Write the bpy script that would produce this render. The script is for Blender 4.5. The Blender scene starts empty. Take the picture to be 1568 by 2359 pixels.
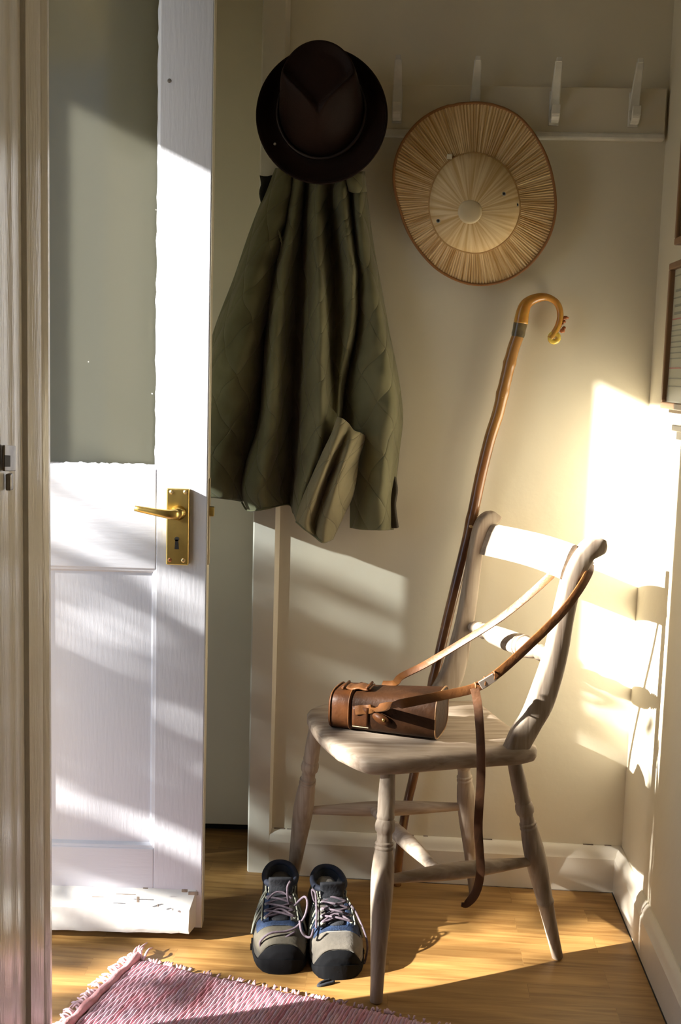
import bpy, math, random
import numpy as np
from mathutils import Vector, Matrix
random.seed(7)
SC = bpy.context.scene
COL = SC.collection
R = math.radians
# ------------------------------------------------------------------ camera
FPX, CX, CY, CAMH = 2600.0, 784.0, 1179.5, 1.15
PIT = math.atan(325 / 2600); ROL = R(1.65)
_r0 = Vector((1, 0, 0)); FW = Vector((0, math.cos(PIT), -math.sin(PIT))); _u0 = Vector((0, math.sin(PIT), math.cos(PIT)))
RT = math.cos(ROL) * _r0 + math.sin(ROL) * _u0
UP = math.cos(ROL) * _u0 - math.sin(ROL) * _r0
CAM = Vector((0, 0, CAMH))
cd = bpy.data.cameras.new('camera'); cam = bpy.data.objects.new('camera', cd); COL.objects.link(cam)
m3 = Matrix((RT, UP, -FW)).transposed()
cam.matrix_world = Matrix.Translation(CAM) @ m3.to_4x4()
cd.sensor_fit = 'VERTICAL'; cd.sensor_height = 36; cd.lens = FPX / 2359 * 36; cd.clip_start = .02
SC.camera = cam
# ------------------------------------------------------------------ light
SC.view_settings.view_transform = 'Standard'; SC.view_settings.look = 'None'
SC.view_settings.gamma = 1; SC.view_settings.use_curve_mapping = False
SC.view_settings.exposure = 0.26
SUN_AZ, SUN_EL, SUN_E = 17.9, 23.7, 27.0
SD = Vector((math.cos(R(SUN_AZ)) * math.cos(R(SUN_EL)), math.sin(R(SUN_AZ)) * math.cos(R(SUN_EL)), -math.sin(R(SUN_EL))))
sl = bpy.data.lights.new('sun', 'SUN'); sl.energy = SUN_E; sl.angle = R(0.7); sl.color = (1, .955, .87)
so = bpy.data.objects.new('sun', sl); COL.objects.link(so)
so.rotation_euler = SD.to_track_quat('-Z', 'Y').to_euler(); so.location = (-4, 0, 4)
w = bpy.data.worlds.new('sky'); SC.world = w; w.use_nodes = True
bg = w.node_tree.nodes['Background']; bg.inputs[0].default_value = (.56, .72, 1.0, 1); bg.inputs[1].default_value = 1.35

# ------------------------------------------------------------------ pixel helpers (points on known planes)
def ray(x, y): return RT * ((x - CX) / FPX) - UP * ((y - CY) / FPX) + FW
def onz(x, y, z=0.0):
    d = ray(x, y); return CAM + d * ((z - CAMH) / d.z)
def ony(x, y, Y):
    d = ray(x, y); return CAM + d * (Y / d.y)
def onp(x, y, p, n):
    d = ray(x, y); return CAM + d * ((Vector(p) - CAM).dot(n) / d.dot(n))

# ------------------------------------------------------------------ mesh helpers
def link(name, me, mat=None, parent=None, smooth=False):
    o = bpy.data.objects.new(name, me); COL.objects.link(o)
    if mat:
        for m in (mat if isinstance(mat, (list, tuple)) else [mat]): me.materials.append(m)
    if parent: o.parent = parent
    if smooth:
        me.polygons.foreach_set('use_smooth', [True] * len(me.polygons))
    return o
class MB:
    def __init__(s): s.v = []; s.f = []; s.uv = {}; s.mi = []
    def add(s, vs, fs, mi=0):
        b = len(s.v); s.v += [tuple(p) for p in vs]; s.f += [tuple(b + i for i in f) for f in fs]; s.mi += [mi] * len(fs)
        return b
    def box(s, c, h, ax=None, mi=0):
        c = Vector(c); ax = ax or (Vector((1, 0, 0)), Vector((0, 1, 0)), Vector((0, 0, 1)))
        vs = [c + ax[0] * (h[0] * i) + ax[1] * (h[1] * j) + ax[2] * (h[2] * k) for i in (-1, 1) for j in (-1, 1) for k in (-1, 1)]
        s.add(vs, [(0, 1, 3, 2), (4, 6, 7, 5), (0, 4, 5, 1), (2, 3, 7, 6), (0, 2, 6, 4), (1, 5, 7, 3)], mi)
    def prism(s, plan, z0, z1, mi=0):
        n = len(plan); vs = [(p[0], p[1], z0) for p in plan] + [(p[0], p[1], z1) for p in plan]
        s.add(vs, [tuple(range(n))[::-1], tuple(range(n, 2 * n))] + [(i, (i + 1) % n, n + (i + 1) % n, n + i) for i in range(n)], mi)
    def extr(s, pts, off, mi=0):
        pts = [Vector(p) for p in pts]; off = Vector(off); n = len(pts)
        s.add(pts + [p + off for p in pts], [tuple(range(n))[::-1], tuple(range(n, 2 * n))] + [(i, (i + 1) % n, n + (i + 1) % n, n + i) for i in range(n)], mi)
    def tube(s, path, rad, n=10, mi=0, flat=None, cap=True):
        """round (or elliptical) tube along path; flat = (vector, ratio) gives elliptical sections"""
        P = [Vector(p) for p in path]; m = len(P)
        if not hasattr(rad, '__len__'): rad = [rad] * m
        b = len(s.v); prev = None
        for i in range(m):
            t = (P[min(i + 1, m - 1)] - P[max(i - 1, 0)]).normalized()
            if prev is None:
                a = Vector((0, 0, 1)) if abs(t.z) < .9 else Vector((1, 0, 0))
                if flat is not None: a = Vector(flat[0])
                e = (a - t * a.dot(t)).normalized()
            else:
                a = Vector(flat[0]) if flat is not None and flat[0] is not None else prev
                e = (a - t * a.dot(t)); e = e.normalized() if e.length > 1e-6 else prev
            prev = e; g = t.cross(e); k = flat[1] if flat else 1.0
            for j in range(n):
                q = 2 * math.pi * j / n
                s.v.append(tuple(P[i] + e * (math.cos(q) * rad[i] * k) + g * (math.sin(q) * rad[i])))
        for i in range(m - 1):
            for j in range(n):
                s.f.append((b + i * n + j, b + i * n + (j + 1) % n, b + (i + 1) * n + (j + 1) % n, b + (i + 1) * n + j)); s.mi.append(mi)
        if cap:
            s.f.append(tuple(b + j for j in range(n))[::-1]); s.mi.append(mi)
            s.f.append(tuple(b + (m - 1) * n + j for j in range(n))); s.mi.append(mi)
    def strip(s, path, wid, nrm, th=.002, mi=0):
        """flat strap of width wid whose face looks along nrm"""
        P = [Vector(p) for p in path]; m = len(P); b = len(s.v)
        for i in range(m):
            t = (P[min(i + 1, m - 1)] - P[max(i - 1, 0)]).normalized()
            nn = Vector(nrm[i] if isinstance(nrm, list) else nrm); nn = (nn - t * nn.dot(t)).normalized(); g = t.cross(nn)
            wd = wid[i] if hasattr(wid, '__len__') else wid
            for a, c in ((-1, -1), (-1, 1), (-.8, 1.4), (.8, 1.4), (1, 1), (1, -1)):
                s.v.append(tuple(P[i] + g * (a * wd / 2) + nn * (c * th / 2)))
        for i in range(m - 1):
            for j in range(6):
                s.f.append((b + i * 6 + j, b + i * 6 + (j + 1) % 6, b + (i + 1) * 6 + (j + 1) % 6, b + (i + 1) * 6 + j)); s.mi.append(mi)
        s.f.append(tuple(b + j for j in range(6))[::-1]); s.f.append(tuple(b + (m - 1) * 6 + j for j in range(6))); s.mi += [mi, mi]
    def lathe(s, p0, p1, prof, n=24, mi=0, sx=1.0, side=None):
        p0 = Vector(p0); p1 = Vector(p1); d = p1 - p0
        P = [p0 + d * t for t, r in prof]; t = d.normalized()
        a = side or (Vector((0, 1, 0)) if abs(t.y) < .9 else Vector((1, 0, 0)))
        e = (a - t * a.dot(t)).normalized(); g = t.cross(e); b = len(s.v); m = len(prof)
        for i in range(m):
            for j in range(n):
                q = 2 * math.pi * j / n
                s.v.append(tuple(P[i] + e * (math.cos(q) * prof[i][1] * sx) + g * (math.sin(q) * prof[i][1])))
        for i in range(m - 1):
            for j in range(n):
                s.f.append((b + i * n + j, b + i * n + (j + 1) % n, b + (i + 1) * n + (j + 1) % n, b + (i + 1) * n + j)); s.mi.append(mi)
        s.f.append(tuple(b + j for j in range(n))[::-1]); s.f.append(tuple(b + (m - 1) * n + j for j in range(n))); s.mi += [mi, mi]
    def grid(s, rows, mi=0, close_u=False, flip=False):
        b = len(s.v); m = len(rows); n = len(rows[0])
        for r in rows: s.v += [tuple(p) for p in r]
        for i in range(m - 1):
            for j in range(n if close_u else n - 1):
                q = (b + i * n + j, b + i * n + (j + 1) % n, b + (i + 1) * n + (j + 1) % n, b + (i + 1) * n + j)
                s.f.append(q[::-1] if flip else q); s.mi.append(mi)
        return b, m, n
    def build(s, name, mat=None, parent=None, smooth=False, bevel=0, seg=2, solid=0, sub=0, uv=None, auto=None):
        me = bpy.data.meshes.new(name); me.from_pydata(s.v, [], s.f)
        me.polygons.foreach_set('material_index', s.mi)
        if uv is not None:
            l = me.uv_layers.new(name='UVMap')
            for lp in me.loops: l.data[lp.index].uv = uv[lp.vertex_index]
        me.update(); o = link(name, me, mat, parent, smooth)
        if bevel:
            b = o.modifiers.new('bevel', 'BEVEL'); b.width = bevel; b.segments = seg; b.limit_method = 'ANGLE'; b.angle_limit = R(35)
        if solid:
            q = o.modifiers.new('solid', 'SOLIDIFY'); q.thickness = solid; q.offset = 0
        if sub:
            q = o.modifiers.new('sub', 'SUBSURF'); q.levels = sub; q.render_levels = sub
        if auto:
            me.polygons.foreach_set('use_smooth', [True] * len(me.polygons)); me.set_sharp_from_angle(angle=R(auto))
        return o
def spline(pts, n):
    """Catmull-Rom through pts (tuples of any length) -> n samples"""
    A = np.array([tuple(p) for p in pts], float); k = len(A)
    E = np.vstack([2 * A[0] - A[1], A, 2 * A[-1] - A[-2]]); out = []
    for i in range(n):
        t = i / (n - 1) * (k - 1); j = min(int(t), k - 2); u = t - j
        p0, p1, p2, p3 = E[j], E[j + 1], E[j + 2], E[j + 3]
        out.append(.5 * ((2 * p1) + (-p0 + p2) * u + (2 * p0 - 5 * p1 + 4 * p2 - p3) * u * u + (-p0 + 3 * p1 - 3 * p2 + p3) * u ** 3))
    return out
def empty(name, loc=(0, 0, 0)):
    o = bpy.data.objects.new(name, None); COL.objects.link(o); o.location = loc; o.empty_display_size = .05
    return o
def adopt(root, *obs):
    """parent world-space parts to a root that stands at its own base"""
    bpy.context.view_layer.update()
    for o in obs: o.parent = root; o.matrix_parent_inverse = root.matrix_world.inverted()
def tag(o, label=None, cat=None, group=None, kind=None):
    if label: o['label'] = label
    if cat: o['category'] = cat
    if group: o['group'] = group
    if kind: o['kind'] = kind
    return o

# ------------------------------------------------------------------ materials
def M(name, col, rough=.6, metal=0, var=0, vscale=8, col2=None, bump=0, bscale=60, stretch=(1, 1, 1), spec=.5, coat=0, uv=False, detail=4, sheen=0, sss=0, bump2=None):
    m = bpy.data.materials.new(name); m.use_nodes = True; nt = m.node_tree; N = nt.nodes; L = nt.links
    b = N['Principled BSDF']; b.inputs['Base Color'].default_value = (*col, 1); b.inputs['Roughness'].default_value = rough
    b.inputs['Metallic'].default_value = metal; b.inputs['Specular IOR Level'].default_value = spec
    if coat: b.inputs['Coat Weight'].default_value = coat; b.inputs['Coat Roughness'].default_value = .15
    if sheen: b.inputs['Sheen Weight'].default_value = sheen
    if sss: b.inputs['Subsurface Weight'].default_value = sss; b.inputs['Subsurface Scale'].default_value = .01
    tc = N.new('ShaderNodeTexCoord'); mp = N.new('ShaderNodeMapping'); L.new(tc.outputs['UV' if uv else 'Object'], mp.inputs[0]); mp.inputs['Scale'].default_value = stretch
    if var:
        n = N.new('ShaderNodeTexNoise'); n.inputs['Scale'].default_value = vscale; n.inputs['Detail'].default_value = detail; L.new(mp.outputs[0], n.inputs['Vector'])
        r = N.new('ShaderNodeValToRGB'); L.new(n.outputs['Fac'], r.inputs[0])
        c2 = col2 or tuple(c * (1 - var) for c in col)
        r.color_ramp.elements[0].position = .35; r.color_ramp.elements[0].color = (*c2, 1)
        r.color_ramp.elements[1].position = .65; r.color_ramp.elements[1].color = (*col, 1)
        L.new(r.outputs[0], b.inputs['Base Color'])
    last = None
    if bump:
        n = N.new('ShaderNodeTexNoise'); n.inputs['Scale'].default_value = bscale; n.inputs['Detail'].default_value = 5; L.new(mp.outputs[0], n.inputs['Vector'])
        bp = N.new('ShaderNodeBump'); bp.inputs['Strength'].default_value = bump; bp.inputs['Distance'].default_value = .002; L.new(n.outputs['Fac'], bp.inputs['Height']); L.new(bp.outputs[0], b.inputs['Normal'])
    return m
m_wall = M('cream_plaster', (.80, .735, .585), .75, var=.05, vscale=2.5, bump=.55, bscale=26, spec=.25)
m_white_trim = M('cream_gloss_paint', (.81, .76, .65), .38, var=.06, vscale=5, bump=.35, bscale=35, spec=.5)
m_lining = M('old_gloss_paint', (.76, .71, .61), .22, var=.05, vscale=4, bump=.5, bscale=30, stretch=(6, 6, .6), spec=.6)
m_door = M('white_door_paint', (.63, .645, .71), .45, var=.04, vscale=3, bump=.28, bscale=40, stretch=(4, 4, .5), spec=.4)
m_door_h = M('white_door_paint_rail', (.63, .645, .71), .45, var=.04, vscale=3, bump=.3, bscale=40, stretch=(.5, 4, 4), spec=.4)
m_brass = M('brass', (.78, .58, .20), .28, metal=1, var=.12, vscale=30, bump=.1, bscale=80)
m_dark = M('dark_hole', (.015, .013, .012), .7)
m_iron = M('painted_metal', (.33, .30, .27), .35, metal=.6, var=.4, vscale=40)
m_chip = M('bare_wood_chip', (.28, .22, .17), .9, var=.5, vscale=60)
m_edge = M('cream_door_edge', (.72, .66, .52), .5, var=.1, vscale=6)

# ------------------------------------------------------------------ key points of the room
BR = Vector((.656, 2.437, 0)); WT = Vector((math.cos(R(-3.3)), math.sin(R(-3.3)), 0)); WN = Vector((WT.y, -WT.x, 0))   # back wall, normal towards the room
RW = Vector((math.cos(R(-92.6)), math.sin(R(-92.6)), 0)); RN = Vector((RW.y, -RW.x, 0))                                   # right wall
def onback(x, y, d=0.0): return onp(x, y, BR + WN * d, WN)
def onright(x, y, d=0.0): return onp(x, y, BR + RN * d, RN)
CEIL = 2.42
NJ = Vector((-.4620, 1.794, 0)); HJ = Vector((-.631, 2.185, 0)); WD = (HJ - NJ).normalized(); WIN = Vector((WD.y, -WD.x, 0))  # doorway line and its inward normal

def wallbox(name, a, b, z0, z1, th, mat, outward, kind='structure'):
    a = Vector(a); b = Vector(b); off = Vector(outward).normalized() * th
    mb = MB(); mb.extr([(a.x, a.y, z0), (b.x, b.y, z0), (b.x, b.y, z1), (a.x, a.y, z1)], off)
    o = mb.build(name, mat); tag(o, kind=kind); return o

# floor ------------------------------------------------------------
def floor_mat():
    m = bpy.data.materials.new('oak_laminate'); m.use_nodes = True; nt = m.node_tree; N = nt.nodes; L = nt.links; b = N['Principled BSDF']
    tc = N.new('ShaderNodeTexCoord'); mp = N.new('ShaderNodeMapping'); mp.inputs['Rotation'].default_value = (0, 0, R(3.3)); L.new(tc.outputs['Object'], mp.inputs[0])
    br = N.new('ShaderNodeTexBrick'); br.inputs['Scale'].default_value = 1; br.inputs['Brick Width'].default_value = .42; br.inputs['Row Height'].default_value = .066
    br.inputs['Mortar Size'].default_value = .0006; br.inputs['Color1'].default_value = (0, 0, 0, 1); br.inputs['Color2'].default_value = (1, 1, 1, 1); br.inputs['Mortar'].default_value = (.2, .2, .2, 1)
    br.offset = .37; L.new(mp.outputs[0], br.inputs['Vector'])
    mp2 = N.new('ShaderNodeMapping'); mp2.inputs['Scale'].default_value = (3.0, 42, 1); L.new(mp.outputs[0], mp2.inputs[0])
    ad = N.new('ShaderNodeVectorMath'); ad.operation = 'ADD'; L.new(mp2.outputs[0], ad.inputs[0]); 
    sc = N.new('ShaderNodeVectorMath'); sc.operation = 'SCALE'; sc.inputs['Scale'].default_value = 13; L.new(br.outputs['Color'], sc.inputs[0]); L.new(sc.outputs[0], ad.inputs[1])
    n = N.new('ShaderNodeTexNoise'); n.inputs['Scale'].default_value = 1.4; n.inputs['Detail'].default_value = 6; n.inputs['Distortion'].default_value = .8; L.new(ad.outputs[0], n.inputs['Vector'])
    r = N.new('ShaderNodeValToRGB'); L.new(n.outputs['Fac'], r.inputs[0])
    r.color_ramp.elements[0].position = .3; r.color_ramp.elements[0].color = (.24, .118, .033, 1); r.color_ramp.elements[1].position = .7; r.color_ramp.elements[1].color = (.46, .265, .088, 1)
    mx = N.new('ShaderNodeMix'); mx.data_type = 'RGBA'; mx.blend_type = 'MULTIPLY'; mx.inputs[0].default_value = .38
    L.new(r.outputs[0], mx.inputs[6]); L.new(br.outputs['Color'], mx.inputs[7]); 
    mr = N.new('ShaderNodeMapRange'); mr.inputs['To Min'].default_value = .45; mr.inputs['To Max'].default_value = 1.1; L.new(br.outputs['Color'], mr.inputs[0]); L.new(mr.outputs[0], mx.inputs[7])
    L.new(mx.outputs[2], b.inputs['Base Color']); b.inputs['Roughness'].default_value = .42; b.inputs['Specular IOR Level'].default_value = .45
    bp = N.new('ShaderNodeBump'); bp.inputs['Strength'].default_value = .12; bp.inputs['Distance'].default_value = .001; L.new(n.outputs['Fac'], bp.inputs['Height']); L.new(bp.outputs[0], b.inputs['Normal'])
    return m
mb = MB(); mb.box((0, .9, -.03), (1.0, 2.3, .03)); tag(mb.build('floor', floor_mat()), kind='structure')
mb = MB(); mb.box((0, .9, CEIL + .03), (1.0, 2.3, .03)); tag(mb.build('ceiling', M('warm_ceiling_paint', (.74, .62, .40), .8, bump=.3, bscale=20)), kind='structure')
# back wall, from the architrave to the right corner
BLp = onback(600, 1200)
a = Vector((-.150, 0, 0)); k = (a.x - BR.x) / WT.x; BL = BR + WT * k
wallbox('wall_back', BL, BR + WT * .12, 0, CEIL, .12, m_wall, -WN)
# right wall up to behind the camera
RE = BR + RW * 3.9
wallbox('wall_right', BR - RW * .1, RE, 0, CEIL, .12, m_wall, -RN)
wallbox('wall_front', (-1.0, -1.32, 0), (.8, -1.32, 0), 0, CEIL, .1, m_wall, (0, -1, 0))
# recess to the left of the architrave: side cheek, closed inner door, its frame
mb = MB(); mb.prism([(-.190, 2.52), (-.150, 2.50), (-.150, 2.80), (-.190, 2.80)], 0, CEIL); tag(mb.build('wall_recess', m_wall), kind='structure')
mb = MB(); mb.prism([(-.95, 2.76), (.0, 2.76), (.0, 2.86), (-.95, 2.86)], 0, CEIL); tag(mb.build('wall_far', m_wall), kind='structure')

# inner cream door in the recess
t = empty('door_2', (-.56, 2.69, 0)); tag(t, kind='structure')
mb = MB(); mb.box((-.56, 2.70, 1.02), (.37, .018, .995)); o1 = mb.build('door_leaf', M('inner_door_paint', (.84, .78, .62), .6, var=.06, vscale=3, bump=.4, bscale=30), bevel=.003)
adopt(t, o1)
mb = MB(); mb.box((-.58, 2.70, 2.22), (.40, .02, .2)); tag(mb.build('wall_over_door', m_wall), kind='structure')
mb = MB(); mb.box((-.50, 2.735, .006), (.36, .02, .006)); tag(mb.build('door_gap_shade', m_dark), kind='structure')  # dark strip painting the shade in the gap under the inner door

# architrave between the recess and the back wall
tl0 = ony(605, 0, 2.5); tl1 = ony(569, 1990, 2.5); tr0 = ony(663, 0, 2.493); tr1 = ony(622, 1998, 2.493)
mb = MB()
def vline(px0, px1, Y, z):   # x on plane Y for a vertical edge running through two photo points
    q0 = ony(px0, 0, Y); q1 = ony(px1, 1990, Y); f = (z - q1.z) / (q0.z - q1.z); return Vector((q1.x + (q0.x - q1.x) * f, Y, z))
zs = [0, CEIL]; cols = [(605, 569, 2.52), (605.5, 569.5, 2.480), (608, 572, 2.474), (658, 618, 2.470), (663, 622, 2.474), (684, 627, 2.505)]
rows = [[vline(a_, b_, y_, z) for a_, b_, y_ in cols] for z in zs]
mb.grid(rows); tag(mb.build('trim_1', m_white_trim), kind='structure')
# baseboards: moulded profile extruded along the walls
def baseboard(name, p, t, n, length, mat):
    prof = [(0, 0), (.018, 0), (.018, .078), (.014, .084), (.013, .092), (.008, .100), (.003, .104), (0, .104)]
    mb = MB(); pts = [Vector(p) + Vector(n) * a + Vector((0, 0, b)) for a, b in prof]; mb.extr(pts, Vector(t) * length)
    return tag(mb.build(name, mat, auto=30), kind='structure')
m_base = M('cream_baseboard_paint', (.82, .76, .65), .40, var=.05, vscale=6, bump=.5, bscale=25)
baseboard('baseboard_back', BR + WN * 0, -WT, WN, (BR - BL).length - .01, m_base)
baseboard('baseboard_right', BR, RW, RN, 3.7, m_base)

# chipped paint gap along the top of the skirting and dark strips painting the shadow gap at its foot
rdc = random.Random(2); bbk = bpy.data.objects['baseboard_back']; bbr = bpy.data.objects['baseboard_right']
for i in range(10):
    u = rdc.uniform(.01, .78); ln_ = rdc.uniform(.006, .026); p = BR - WT * u + WN * .0018 + Vector((0, 0, .1045)); mb = MB()
    mb.box(p, (ln_ / 2, .0018, rdc.uniform(.0003, .0009)), (WT, WN, Vector((0, 0, 1)))); o = mb.build('paint_crack', m_chip); o.parent = bbk
mb = MB(); mb.box(BR + RW * 1.8 + RN * .0185 + Vector((0, 0, .001)), (1.8, .0016, .001), (RW, RN, Vector((0, 0, 1)))); o = mb.build('skirting_shadow', m_dark); o.parent = bbr
mb = MB(); mb.box(BR - WT * .39 + WN * .0182 + Vector((0, 0, .0008)), (.39, .0010, .0008), (WT, WN, Vector((0, 0, 1)))); o = mb.build('skirting_shadow', m_chip); o.parent = bbk
# left: lining of the near doorway post with stops, and the corridor wall it ends
def lx(px, y, py=1100): return ony(px, py, y).x
prof = [(-.56, 1.735), (lx(113, 1.794) , 1.794), (lx(116, 1.789), 1.789), (lx(113, 1.778) - 0.0005, 1.778), (lx(100, 1.765), 1.765), (lx(97, 1.763), 1.763), (lx(92, 1.75), 1.75),
        (lx(72, 1.725), 1.725), (lx(68, 1.723), 1.715), (lx(60, 1.716) - .004, 1.712), (lx(48, 1.68) - .004, 1.68), (lx(38, 1.655), 1.655), (lx(33, 1.645), 1.645), (lx(29, 1.640), 1.636), (lx(24, 1.635), 1.628), (lx(14, 1.61), 1.61), (lx(4, 1.585), 1.585), (lx(-2, 1.575), 1.57),
        (-.50, 1.40), (-.50, 1.36), (-.56, 1.36)]
mb = MB(); mb.prism(prof, 0, CEIL); tm = mb.build('trim_2', m_lining, auto=20); tag(tm, kind='structure')
wallbox('wall_left', (-.50, 1.366, 0), (-.50, -1.35, 0), 0, CEIL, .06, m_wall, (-1, 0, 0))
# keep plate of the latch on the lining
kp = [ony(2, 1025, 1.58), ony(27, 1027, 1.632), ony(27, 1085, 1.632), ony(2, 1085, 1.58)]
mb = MB(); mb.extr([p + Vector((.002, 0, 0)) for p in kp], (.004, 0, 0)); mb2 = MB(); mb2.extr([ony(-2, 1048, 1.575) + Vector((.007, 0, 0)), ony(11, 1049, 1.60) + Vector((.007, 0, 0)), ony(11, 1075, 1.60) + Vector((.007, 0, 0)), ony(-2, 1075, 1.575) + Vector((.007, 0, 0))], (.001, 0, 0))
mb3 = MB(); c = ony(12, 1110, 1.605); mb3.box(c + Vector((.006, 0, 0)), (.004, .007, .012))
kpo = mb.build('keep_plate', m_iron, bevel=.001); kpo.parent = tm; o2 = mb2.build('keep_hole', m_dark); o2.parent = kpo; o3 = mb3.build('keep_screw', m_iron, bevel=.002); o3.parent = kpo
# doorway wall: lintel over the open door, sidelight beyond the hinge post
def wseg(name, s0, s1, z0, z1, mat, th=.07, kind='structure'):
    return wallbox(name, NJ + WD * s0 + Vector((0, 0, 0)), NJ + WD * s1, z0, z1, th, mat, -WIN, kind)
LW = (HJ - NJ).length
wseg('wall_over_doorway', 0.0, 1.2, 2.03, CEIL, m_wall)
wseg('trim_3', LW - .003, LW + .006, 0, 2.03, m_white_trim, th=.03)
SLW = .27
wseg('wall_sidelight_top', LW + .006, 1.2, 1.105, 2.03, m_wall)
wseg('wall_sidelight_bottom', LW + .006, 1.2, 0, .12, m_wall)
wseg('wall_sidelight_side', LW + SLW, 1.2, .12, 1.105, m_wall)
m_sglass = bpy.data.materials.new('dusty_sidelight_glass'); m_sglass.use_nodes = True
nt = m_sglass.node_tree; nt.nodes.clear(); ou = nt.nodes.new('ShaderNodeOutputMaterial'); tr = nt.nodes.new('ShaderNodeBsdfTransparent'); tr.inputs[0].default_value = (.42, .45, .47, 1)
df = nt.nodes.new('ShaderNodeBsdfTranslucent'); df.inputs[0].default_value = (.8, .8, .8, 1); mx = nt.nodes.new('ShaderNodeMixShader'); mx.inputs[0].default_value = .12
nt.links.new(tr.outputs[0], mx.inputs[1]); nt.links.new(df.outputs[0], mx.inputs[2]); nt.links.new(mx.outputs[0], ou.inputs[0])
w1 = NJ + WD * (LW + .006) - WIN * .03; w2 = NJ + WD * (LW + SLW) - WIN * .03
wallbox('window_1', w1, w2, .12, 1.105, .004, m_sglass, -WIN)

# ------------------------------------------------------------------ front door, standing open
DY = 2.183; TH = .034; xr = -.2600; xl = xr - .37
def dx(px, py): return ony(px, py, DY).x
def dz(px, py): return ony(px, py, DY).z
door = empty('door_1', (xl, DY, 0)); tag(door, kind='structure')
parts = []
DTOP = 2.02; ZB = .012
gx1 = dx(364, 700); gx0 = xl + .040       # inner edges of the stiles
zg = dz(240, 1077); zp1 = dz(240, 1308); zp0 = dz(240, 1952)
def dbox(x0, x1, z0, z1, y0=DY, y1=DY + TH, mat=m_door, name='stile', bevel=.002):
    mb = MB(); mb.box(((x0 + x1) / 2, (y0 + y1) / 2, (z0 + z1) / 2), ((x1 - x0) / 2, (y1 - y0) / 2, (z1 - z0) / 2)); o = mb.build(name, mat, bevel=bevel); parts.append(o); return o
dbox(gx1, xr, ZB, DTOP); dbox(xl, gx0, ZB, DTOP)
dbox(gx0, gx1, zp1, zg, mat=m_door_h, name='lock_rail'); dbox(gx0, gx1, ZB, zp0, mat=m_door_h, name='bottom_rail'); dbox(gx0, gx1, 1.92, DTOP, mat=m_door_h, name='top_rail')
dbox(xr, xr + .0012, ZB, DTOP, y0=DY + .001, mat=m_edge, name='door_edge', bevel=0)
dbox(gx0 - .004, gx1 + .004, zp0 - .004, zp1 + .004, y0=DY + .0105, y1=DY + .022, name='lower_panel', bevel=0)
# bevelled moulding round the panel
mb = MB(); z0, z1 = zp0, zp1; k = .010
O_ = [Vector((gx0, DY + .002, z0)), Vector((gx1, DY + .002, z0)), Vector((gx1, DY + .002, z1)), Vector((gx0, DY + .002, z1))]
I_ = [Vector((gx0 + k, DY + .0110, z0 + k)), Vector((gx1 - k, DY + .0110, z0 + k)), Vector((gx1 - k, DY + .0110, z1 - k)), Vector((gx0 + k, DY + .0110, z1 - k))]
Mi = [a.lerp(b, .5) + Vector((0, -.003, 0)) for a, b in zip(O_, I_)]
mb.grid([O_, Mi, I_], close_u=True); parts.append(mb.build('panel_moulding', m_door))
# glass with putty bead
mg = bpy.data.materials.new('dusty_obscured_glass'); mg.use_nodes = True; nt = mg.node_tree; nt.nodes.clear(); NN = nt.nodes.new; LL = nt.links.new
ou = NN('ShaderNodeOutputMaterial'); trl = NN('ShaderNodeBsdfTranslucent'); trl.inputs[0].default_value = (.70, .70, .62, 1)
dfs = NN('ShaderNodeBsdfDiffuse'); dfs.inputs[0].default_value = (.10, .10, .09, 1); trp = NN('ShaderNodeBsdfTransparent'); trp.inputs[0].default_value = (.8, .82, .76, 1)
gls = NN('ShaderNodeBsdfGlossy'); gls.inputs['Roughness'].default_value = .12; gls.inputs[0].default_value = (.8, .8, .8, 1)
m1 = NN('ShaderNodeMixShader'); m1.inputs[0].default_value = .06; LL(trl.outputs[0], m1.inputs[1]); LL(trp.outputs[0], m1.inputs[2])
tcg = NN('ShaderNodeTexCoord'); vo = NN('ShaderNodeTexVoronoi'); vo.inputs['Scale'].default_value = 26; LL(tcg.outputs['Object'], vo.inputs['Vector'])
rp = NN('ShaderNodeValToRGB'); rp.color_ramp.elements[0].position = .03; rp.color_ramp.elements[0].color = (1, 1, 1, 1); rp.color_ramp.elements[1].position = .06; rp.color_ramp.elements[1].color = (0, 0, 0, 1); LL(vo.outputs['Distance'], rp.inputs[0])
ns = NN('ShaderNodeTexNoise'); ns.inputs['Scale'].default_value = 9; LL(tcg.outputs['Object'], ns.inputs['Vector'])
mt = NN('ShaderNodeMath'); mt.operation = 'GREATER_THAN'; mt.inputs[1].default_value = .55; LL(ns.outputs['Fac'], mt.inputs[0])
ml = NN('ShaderNodeMath'); ml.operation = 'MULTIPLY'; LL(rp.outputs[0], ml.inputs[0]); LL(mt.outputs[0], ml.inputs[1])
ma = NN('ShaderNodeMath'); ma.operation = 'MULTIPLY_ADD'; ma.inputs[1].default_value = .5; ma.inputs[2].default_value = .0; LL(ml.outputs[0], ma.inputs[0])
m2 = NN('ShaderNodeMixShader'); LL(ma.outputs[0], m2.inputs[0]); LL(m1.outputs[0], m2.inputs[1]); LL(dfs.outputs[0], m2.inputs[2]); dfs.inputs[0].default_value = (.8, .8, .78, 1)
lw = NN('ShaderNodeFresnel'); lw.inputs[0].default_value = 1.4; m3_ = NN('ShaderNodeMixShader'); LL(lw.outputs[0], m3_.inputs[0]); LL(m2.outputs[0], m3_.inputs[1]); LL(gls.outputs[0], m3_.inputs[2]); LL(m3_.outputs[0], ou.inputs[0])
dbox(gx0 - .004, gx1 + .004, zg - .004, 1.925, y0=DY + .020, y1=DY + .024, mat=mg, name='glass_pane', bevel=0)
mb = MB()
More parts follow.
